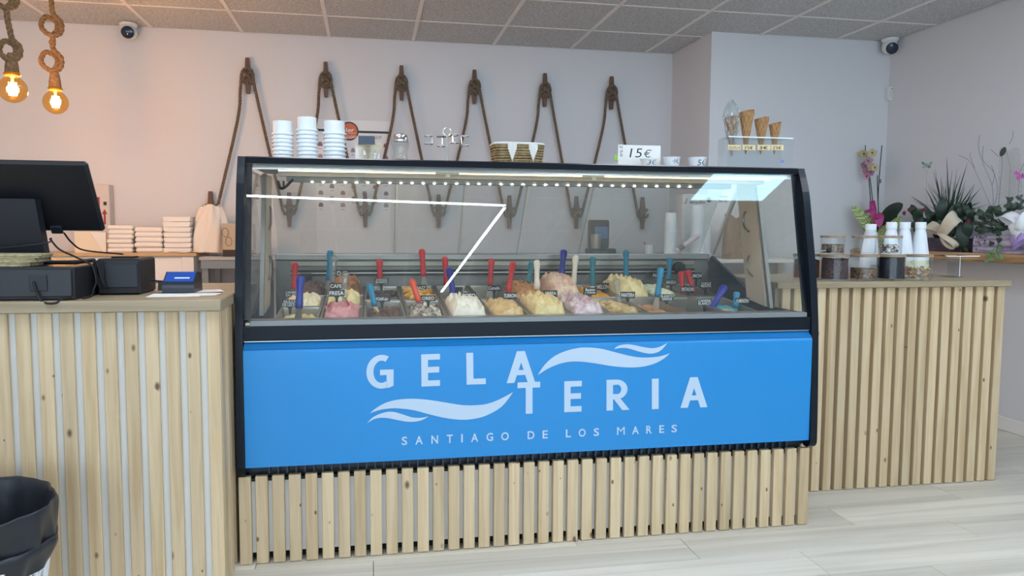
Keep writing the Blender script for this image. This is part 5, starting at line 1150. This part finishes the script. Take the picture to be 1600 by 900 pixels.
# grassy arrangement in a box with a bow
rnd = random.Random(3)
c0 = Vp(1478, 398); c0.z = ZS
t = thing('grass_arrangement', 'dark spiky grass arrangement with a cream bow on the timber shelf', 'plant', c0)
ye, ys_ = Vp(1452, 395).y, Vp(1517, 395).y
MB().box((XP-.07, ys_+.005, ZS+.0005), (XP+.09, ye+.05, ZS+.085), .004).build('planter_box', P('mauve_box', '#5a4c5c', .6, var='#3f3644', vscale=14), t)
o_ = Vp(1482, 360)
for px, py, w_ in ((1479, 243, .006), (1458, 265, .005), (1445, 293, .006), (1512, 253, .006), (1502, 270, .005), (1508, 290, .006), (1519, 305, .005), (1464, 280, .006), (1488, 262, .004), (1495, 285, .006), (1470, 295, .006), (1490, 300, .007), (1452, 312, .005), (1530, 315, .004), (1438, 325, .004), (1421, 310, .0025), (1475, 290, .006), (1484, 285, .006), (1503, 300, .006), (1515, 322, .005), (1461, 262, .0045), (1496, 258, .0035), (1447, 283, .003), (1533, 335, .003)):
    e_ = Vp(px, py, XP+rnd.uniform(-.07, .05)); s_ = o_+Vector((rnd.uniform(-.03, .03), rnd.uniform(-.04, .04), -.02)); m_ = s_.lerp(e_, .55)+Vector((0, 0, .04 if abs(px-1482) > 25 else .01)); leaf([s_, s_.lerp(m_, .5)+Vector((0, 0, .01)), m_, e_], w_*1.25, rnd.choice([GRN, GRD, GRD]), t, 'grass_blade', Vector((-.6, -.75, .1)))
for k in range(34):
    an = rnd.uniform(-1.25, 1.25); ln = rnd.uniform(38, 78); px, py = 1482+ln*sin(an)*.95, 345-ln*cos(an)*.95
    e_ = Vp(px, py, XP+rnd.uniform(-.09, .04)); s_ = o_+Vector((rnd.uniform(-.03, .03), rnd.uniform(-.05, .05), -.02)); m_ = s_.lerp(e_, .55)+Vector((0, 0, .05*abs(sin(an)))); leaf([s_, s_.lerp(m_, .5)+Vector((0, 0, .012)), m_, e_], rnd.uniform(.003, .0075), rnd.choice([GRN, GRD, GRD]), t, 'grass_blade', Vector((-.6, -.75, .1)))
for k in range(30):
    px, py = rnd.uniform(1425, 1520), rnd.uniform(330, 372); a_ = Vp(px, py, XP-.03-rnd.uniform(0, .06)); b_ = Vp(px+rnd.uniform(-14, 14), py-rnd.uniform(4, 22), XP-.05-rnd.uniform(0, .06)); leaf([a_, a_.lerp(b_, .5)+Vector((-.01, -.01, .006)), b_], rnd.uniform(.014, .026), rnd.choice([GRN, GRD, GRD]), t, 'leaf', Vector((-.6, -.75, .1)))
for px, py, dx, dy, w_, m_ in ((1487, 345, 12, -30, .035, GRN), (1470, 345, 2, -38, .03, GRD), (1455, 355, -6, -30, .02, GRN), (1500, 355, 4, -22, .03, GRD), (1445, 350, -14, -8, .03, GRD), (1436, 352, -14, 2, .028, GRN), (1460, 360, -16, -18, .03, GRD), (1432, 340, 10, -12, .03, GRN), (1440, 362, -10, 4, .03, GRD), (1510, 370, 6, -30, .03, GRD), (1506, 385, -6, -40, .035, GRD), (1478, 368, 10, -24, .04, GRD), (1500, 378, 12, -12, .03, GRN), (1466, 372, 2, -30, .035, GRD), (1512, 385, -14, 10, .03, GRD)):
    a_ = Vp(px, py, XP-.04-rnd.uniform(0, .05)); b_ = Vp(px+dx, py+dy, XP-.05-rnd.uniform(0, .05)); leaf([a_, a_.lerp(b_, .5)+Vector((-.01, -.01, .006)), b_], w_, m_, t, 'leaf', Vector((-.6, -.75, .1)))
for px, py in ((1412, 333), (1420, 328), (1443, 328), (1435, 347), (1512, 345)):
    c = Vp(px, py, XP-.10); fl_ = MB()
    for k in range(6):
        a_ = 2*pi*k/6; fl_.add([c, c+Vector((.012*cos(a_), -.004, .012*sin(a_))), c+Vector((.018*cos(a_+.5), -.006, .018*sin(a_+.5))), c+Vector((.012*cos(a_+1), -.004, .012*sin(a_+1)))], [(0, 1, 2, 3)])
    fl_.build('red_flower', P('crimson_petal', '#7a2638', .6), t)
CRM = P('cream_ribbon', '#cfc4ae', .5, bump=.1, bscale=30)
def bow(parts, mat, X, parent):
    """ribbon loops: each runs from the knot out to its tip and back, opening towards the room"""
    for (ax, ay), (bx, by), w_, bend in parts:
        c_, e_ = Vp(ax, ay, X), Vp(bx, by, X-.02); d_ = e_-c_; L_ = d_.length; d_.normalize(); f_ = Vector((-.6, -.78, .15)); s_ = d_.cross(f_).normalized(); f_ = s_.cross(d_).normalized()
        if f_.y > 0: f_ = -f_
        def fn(u, v):
            t_ = 2*pi*u*.92+.12; ww = w_*(.35+.75*sin(t_/2)); return c_+d_*(L_*(1-cos(t_))/2)+f_*(L_*.30*sin(t_))+s_*(ww*(v-.5)*2)+s_*(.10*L_*sin(t_*1.5))+f_*(.004*sin(9*v+5*u))
        MB().grid(fn, 22, 6).build('bow_loop', mat, parent, True)
bow([((1470, 364), (1450, 352), .034, 0), ((1470, 362), (1496, 342), .038, 0), ((1470, 364), (1490, 386), .016, 0), ((1470, 362), (1462, 352), .02, 0)], CRM, XP-.12, t)
# ivy arrangement in a lavender printed box
c0 = Vp(1570, 400); c0.z = ZS
t = thing('ivy_arrangement', 'ivy in a lavender printed box with twigs, feather and white bow', 'plant', c0)
y1_ = Vp(1519, 395, XP-.08).y; y0_ = .42
LAV = bpy.data.materials.new('lavender_print'); LAV.use_nodes = True; nt = LAV.node_tree; bb = nt.nodes['Principled BSDF']; tcn = nt.nodes.new('ShaderNodeTexCoord'); mpn = nt.nodes.new('ShaderNodeMapping'); mpn.inputs['Scale'].default_value = (4, 4, 34); wv = nt.nodes.new('ShaderNodeTexNoise'); wv.inputs['Scale'].default_value = 1.; rp = nt.nodes.new('ShaderNodeValToRGB')
rp.color_ramp.elements[0].position = .35; rp.color_ramp.elements[0].color = srgb('#786a8a'); rp.color_ramp.elements[1].position = .6; rp.color_ramp.elements[1].color = srgb('#c9c3d2')
nt.links.new(tcn.outputs['Object'], mpn.inputs[0]); nt.links.new(mpn.outputs[0], wv.inputs[0]); nt.links.new(wv.outputs['Fac'], rp.inputs[0]); nt.links.new(rp.outputs[0], bb.inputs[0])
MB().box((XP-.08, y0_, ZS+.0005), (XP+.10, y1_, ZS+.098), .003).build('printed_box', LAV, t)
for k in range(14):
    px, py = rnd.uniform(1521, 1545), rnd.uniform(366, 392); c = Vp(px, py, XP-.0812); MB().lathe([(.006, 0), (.005, .0006)], 7).xf(Matrix.Translation(c) @ Matrix.Rotation(-pi/2, 4, 'Y')).build('printed_flower', P('print_violet', '#5e4566', .6), t)
def ivy(px, py, s_, X, m_):
    c = Vp(px, py, X); a0 = rnd.uniform(-1, 1); n_ = Vector((-.75, -.6, rnd.uniform(-.1, .5))).normalized(); s0 = n_.cross(Vector((0, 0, 1))).normalized(); u0_ = s0.cross(n_)
    pr = [(0, -.7), (.7, -.6), (.9, .0), (.5, .2), (.0, 1.1), (-.5, .2), (-.9, 0), (-.7, -.6)]; vs = [c+(s0*(a_*cos(a0)-b_*sin(a0))+u0_*(a_*sin(a0)+b_*cos(a0)))*s_+n_*(-.004*abs(a_)) for a_, b_ in pr]+[c+n_*.002]
    MB().add(vs, [(i, (i+1) % 8, 8) for i in range(8)]).build('ivy_leaf', m_, t)
for k in range(110):
    px = rnd.uniform(1516, 1612); top_ = 345 if px < 1560 else 318; top_ = 350-12*abs(sin(px*.09))-(20 if px > 1570 else 0); ivy(px, rnd.uniform(top_-14, 362), rnd.uniform(.016, .026), XP-.02-rnd.uniform(0, .08), rnd.choice([GRN, GRD, GRD, GRN]))
for px, py in ((1560, 365), (1561, 375), (1549, 380), (1563, 386), (1552, 392), (1545, 396), (1549, 404), (1558, 398), (1563, 402), (1542, 407)): ivy(px, py, .019, XP-.092-.055*(py > 390), GRL if py > 380 else GRN)
for pts in ([(1560, 350), (1561, 375), (1555, 395), (1546, 406)],): MB().tube(spline([Vp(a_, b_, XP-.09) for a_, b_ in pts], 6), .0018, 5).build('ivy_stem', GRN, t, True)
TW = P('silver_twig', '#8b8aa0', .6)
for pts in ([(1552, 330), (1550, 290), (1537, 258), (1529, 232), (1531, 210)], [(1550, 290), (1553, 270), (1536, 250), (1537, 228)], [(1549, 325), (1530, 280), (1515, 252), (1498, 243)], [(1553, 325), (1558, 300), (1556, 280), (1549, 258)], [(1560, 325), (1562, 300), (1566, 250), (1558, 243), (1548, 233)], [(1590, 320), (1592, 290), (1594, 270), (1600, 255)], [(1577, 225), (1582, 215), (1583, 205)], [(1523, 262), (1516, 245), (1517, 238)]):
    MB().tube(spline([Vp(a_, b_, XP) for a_, b_ in pts], 6), .0017, 5).build('twig', TW, t, True)
FEA = P('pale_feather', '#9fa3a2', .7); ft = MB().tube(spline([Vp(1577, 325, XP-.03), Vp(1577, 290, XP-.03), Vp(1578, 260, XP-.03), Vp(1572, 235, XP-.03)], 6), .002, 5).build('feather_quill', FEA, t, True)
mb = MB()
for k in range(34):
    py = 312-2.3*k
    for sg in (-1, 1): mb.tube(spline([Vp(1577.5, py, XP-.03), Vp(1577.5+sg*10, py-5, XP-.03), Vp(1577.5+sg*(19-.1*k), py-3+rnd.uniform(-2, 2), XP-.03)], 3), .0012, 3)
mb.build('feather_barbs', FEA, ft)
c = Vp(1567, 237, XP-.035); MB().lathe([(.022, -.002), (.024, 0), (.022, .002)], 14).xf(Matrix.Translation(c) @ Matrix.Rotation(-pi/2+.3, 4, 'Y') @ Matrix.Diagonal((1.2, .9, 1, 1))).build('feather_eye', P('feather_eye', '#3d4a44', .5), ft)
BWH = P('white_ribbon', '#dfe2e6', .45)
bow([((1600, 368), (1574, 333), .03, (-.01, -.02, .02)), ((1606, 345), (1580, 350), .035, (-.02, -.02, 0)), ((1605, 352), (1580, 364), .04, (-.03, -.03, 0)), ((1610, 330), (1592, 362), .03, (-.02, -.02, 0))], BWH, XP-.13, t)
petal_m = P('lilac_tissue', '#a88fc4', .6); bow([((1612, 368), (1580, 378), .03, (-.01, -.02, -.01))], petal_m, XP-.11, t)
def butterfly(px, py, mat, label, s_=.024):
    c = Vp(px, py, XP-.06); t_ = thing('butterfly_pick', label, 'ornament', c); f_ = Vector((-.6, -.75, .1)).normalized(); s0 = f_.cross(Vector((0, 0, 1))).normalized(); u0_ = Vector((0, 0, 1))
    for sg in (-1, 1):
        for sh in ([(0, 0), (.9, .9), (1.4, .7), (1.2, .1), (.3, -.1)], [(0, 0), (.9, -.1), (1., -.7), (.5, -1.), (.1, -.4)]):
            MB().quadprism([c+(s0*sg*a_+u0_*b_)*s_+f_*(.010*abs(a_)) for a_, b_ in sh], f_*.0012).build('wing', mat, t_)
    MB().tube([c-u0_*s_*.7, c+u0_*s_*.5], [.0015, .002], 6).build('body', STEM, t_)
    e = Vp(px+2, 350, XP-.06); MB().tube([c, (c+e)/2+Vector((0, .01, 0)), e], .0009, 4).build('wire', TW, t_)
butterfly(1448, 258, P('butterfly_green', '#8fa89c', .5, var='#54685c', vscale=60), 'pale green butterfly pick above the grass'); butterfly(1597, 274, P('butterfly_pink', '#b04a9a', .5), 'magenta butterfly pick beside the feather', .028)

# ================================================================== BIN
BAG = P('bin_bag', '#20242b', .38, bump=.25, bscale=14)
cx, cy, zr, R = -.615, -.61, .462, .245
t = thing('waste_bin', 'white lattice waste bin lined with a black bag', 'bin', (cx, cy, 0))
def bag(u, v):
    a_ = 2*pi*u; w_ = .004*sin(5*a_+2)+.003*sin(13*a_+v*9)+.002*sin(23*a_-7*v)
    tilt = .0*cos(a_)
    # from inside bottom, over the rim, down the outside
    if v < .4: k = v/.4; r = R*(.74+.23*k**1.5)+w_*.7; z = .10+(zr-.10)*k
    elif v < .5: k = (v-.4)/.1; r = R*(.97+.04*sin(pi*k/2)); z = zr+.014*sin(pi*k); r += w_
    elif v < .75: k = (v-.5)/.25; r = R*(1.01-.03*k)+w_*(1+k); z = zr-.095*k
    elif v < .82: k = (v-.75)/.07; r = R*(.98+.035*sin(pi*k*.5))+w_; z = zr-.095+.02*sin(pi*k)
    else: k = (v-.82)/.18; r = R*(1.015-.09*k)+w_*(1+.6*k); z = zr-.095-.062*k+.012*sin(3*a_+1)*k
    return (cx+r*cos(a_), cy+r*sin(a_), z)
MB().grid(bag, 96, 44).build('bag', BAG, t, True)
MB().lathe([(.001, .1), (R*.74, .1)], 48, (cx, cy, 0), False).build('bag_bottom', BAG, t)
BW = P('bin_white', '#e9e9ee', .4)
for sg in (-1, 1):
    for k in range(30):
        a0 = 2*pi*k/30; pts = []
        for j in range(9):
            v = j/8; a_ = a0+sg*.42*v; r = R*(.72+.2*v); pts.append((cx+r*cos(a_), cy+r*sin(a_), .02+.33*v))
        MB().tube(pts, .0075, 6).build('lattice_strip', BW, t, True)
MB().lathe([(R*.70, 0), (R*.74, .004), (R*.74, .028), (R*.70, .028)], 40, (cx, cy, .0005)).build('base', BW, t, 'auto')
MB().tube([(cx+R*.925*cos(a_), cy+R*.925*sin(a_), .345) for a_ in [2*pi*i/48 for i in range(48)]], .009, 8, True).build('rim', BW, t, True)
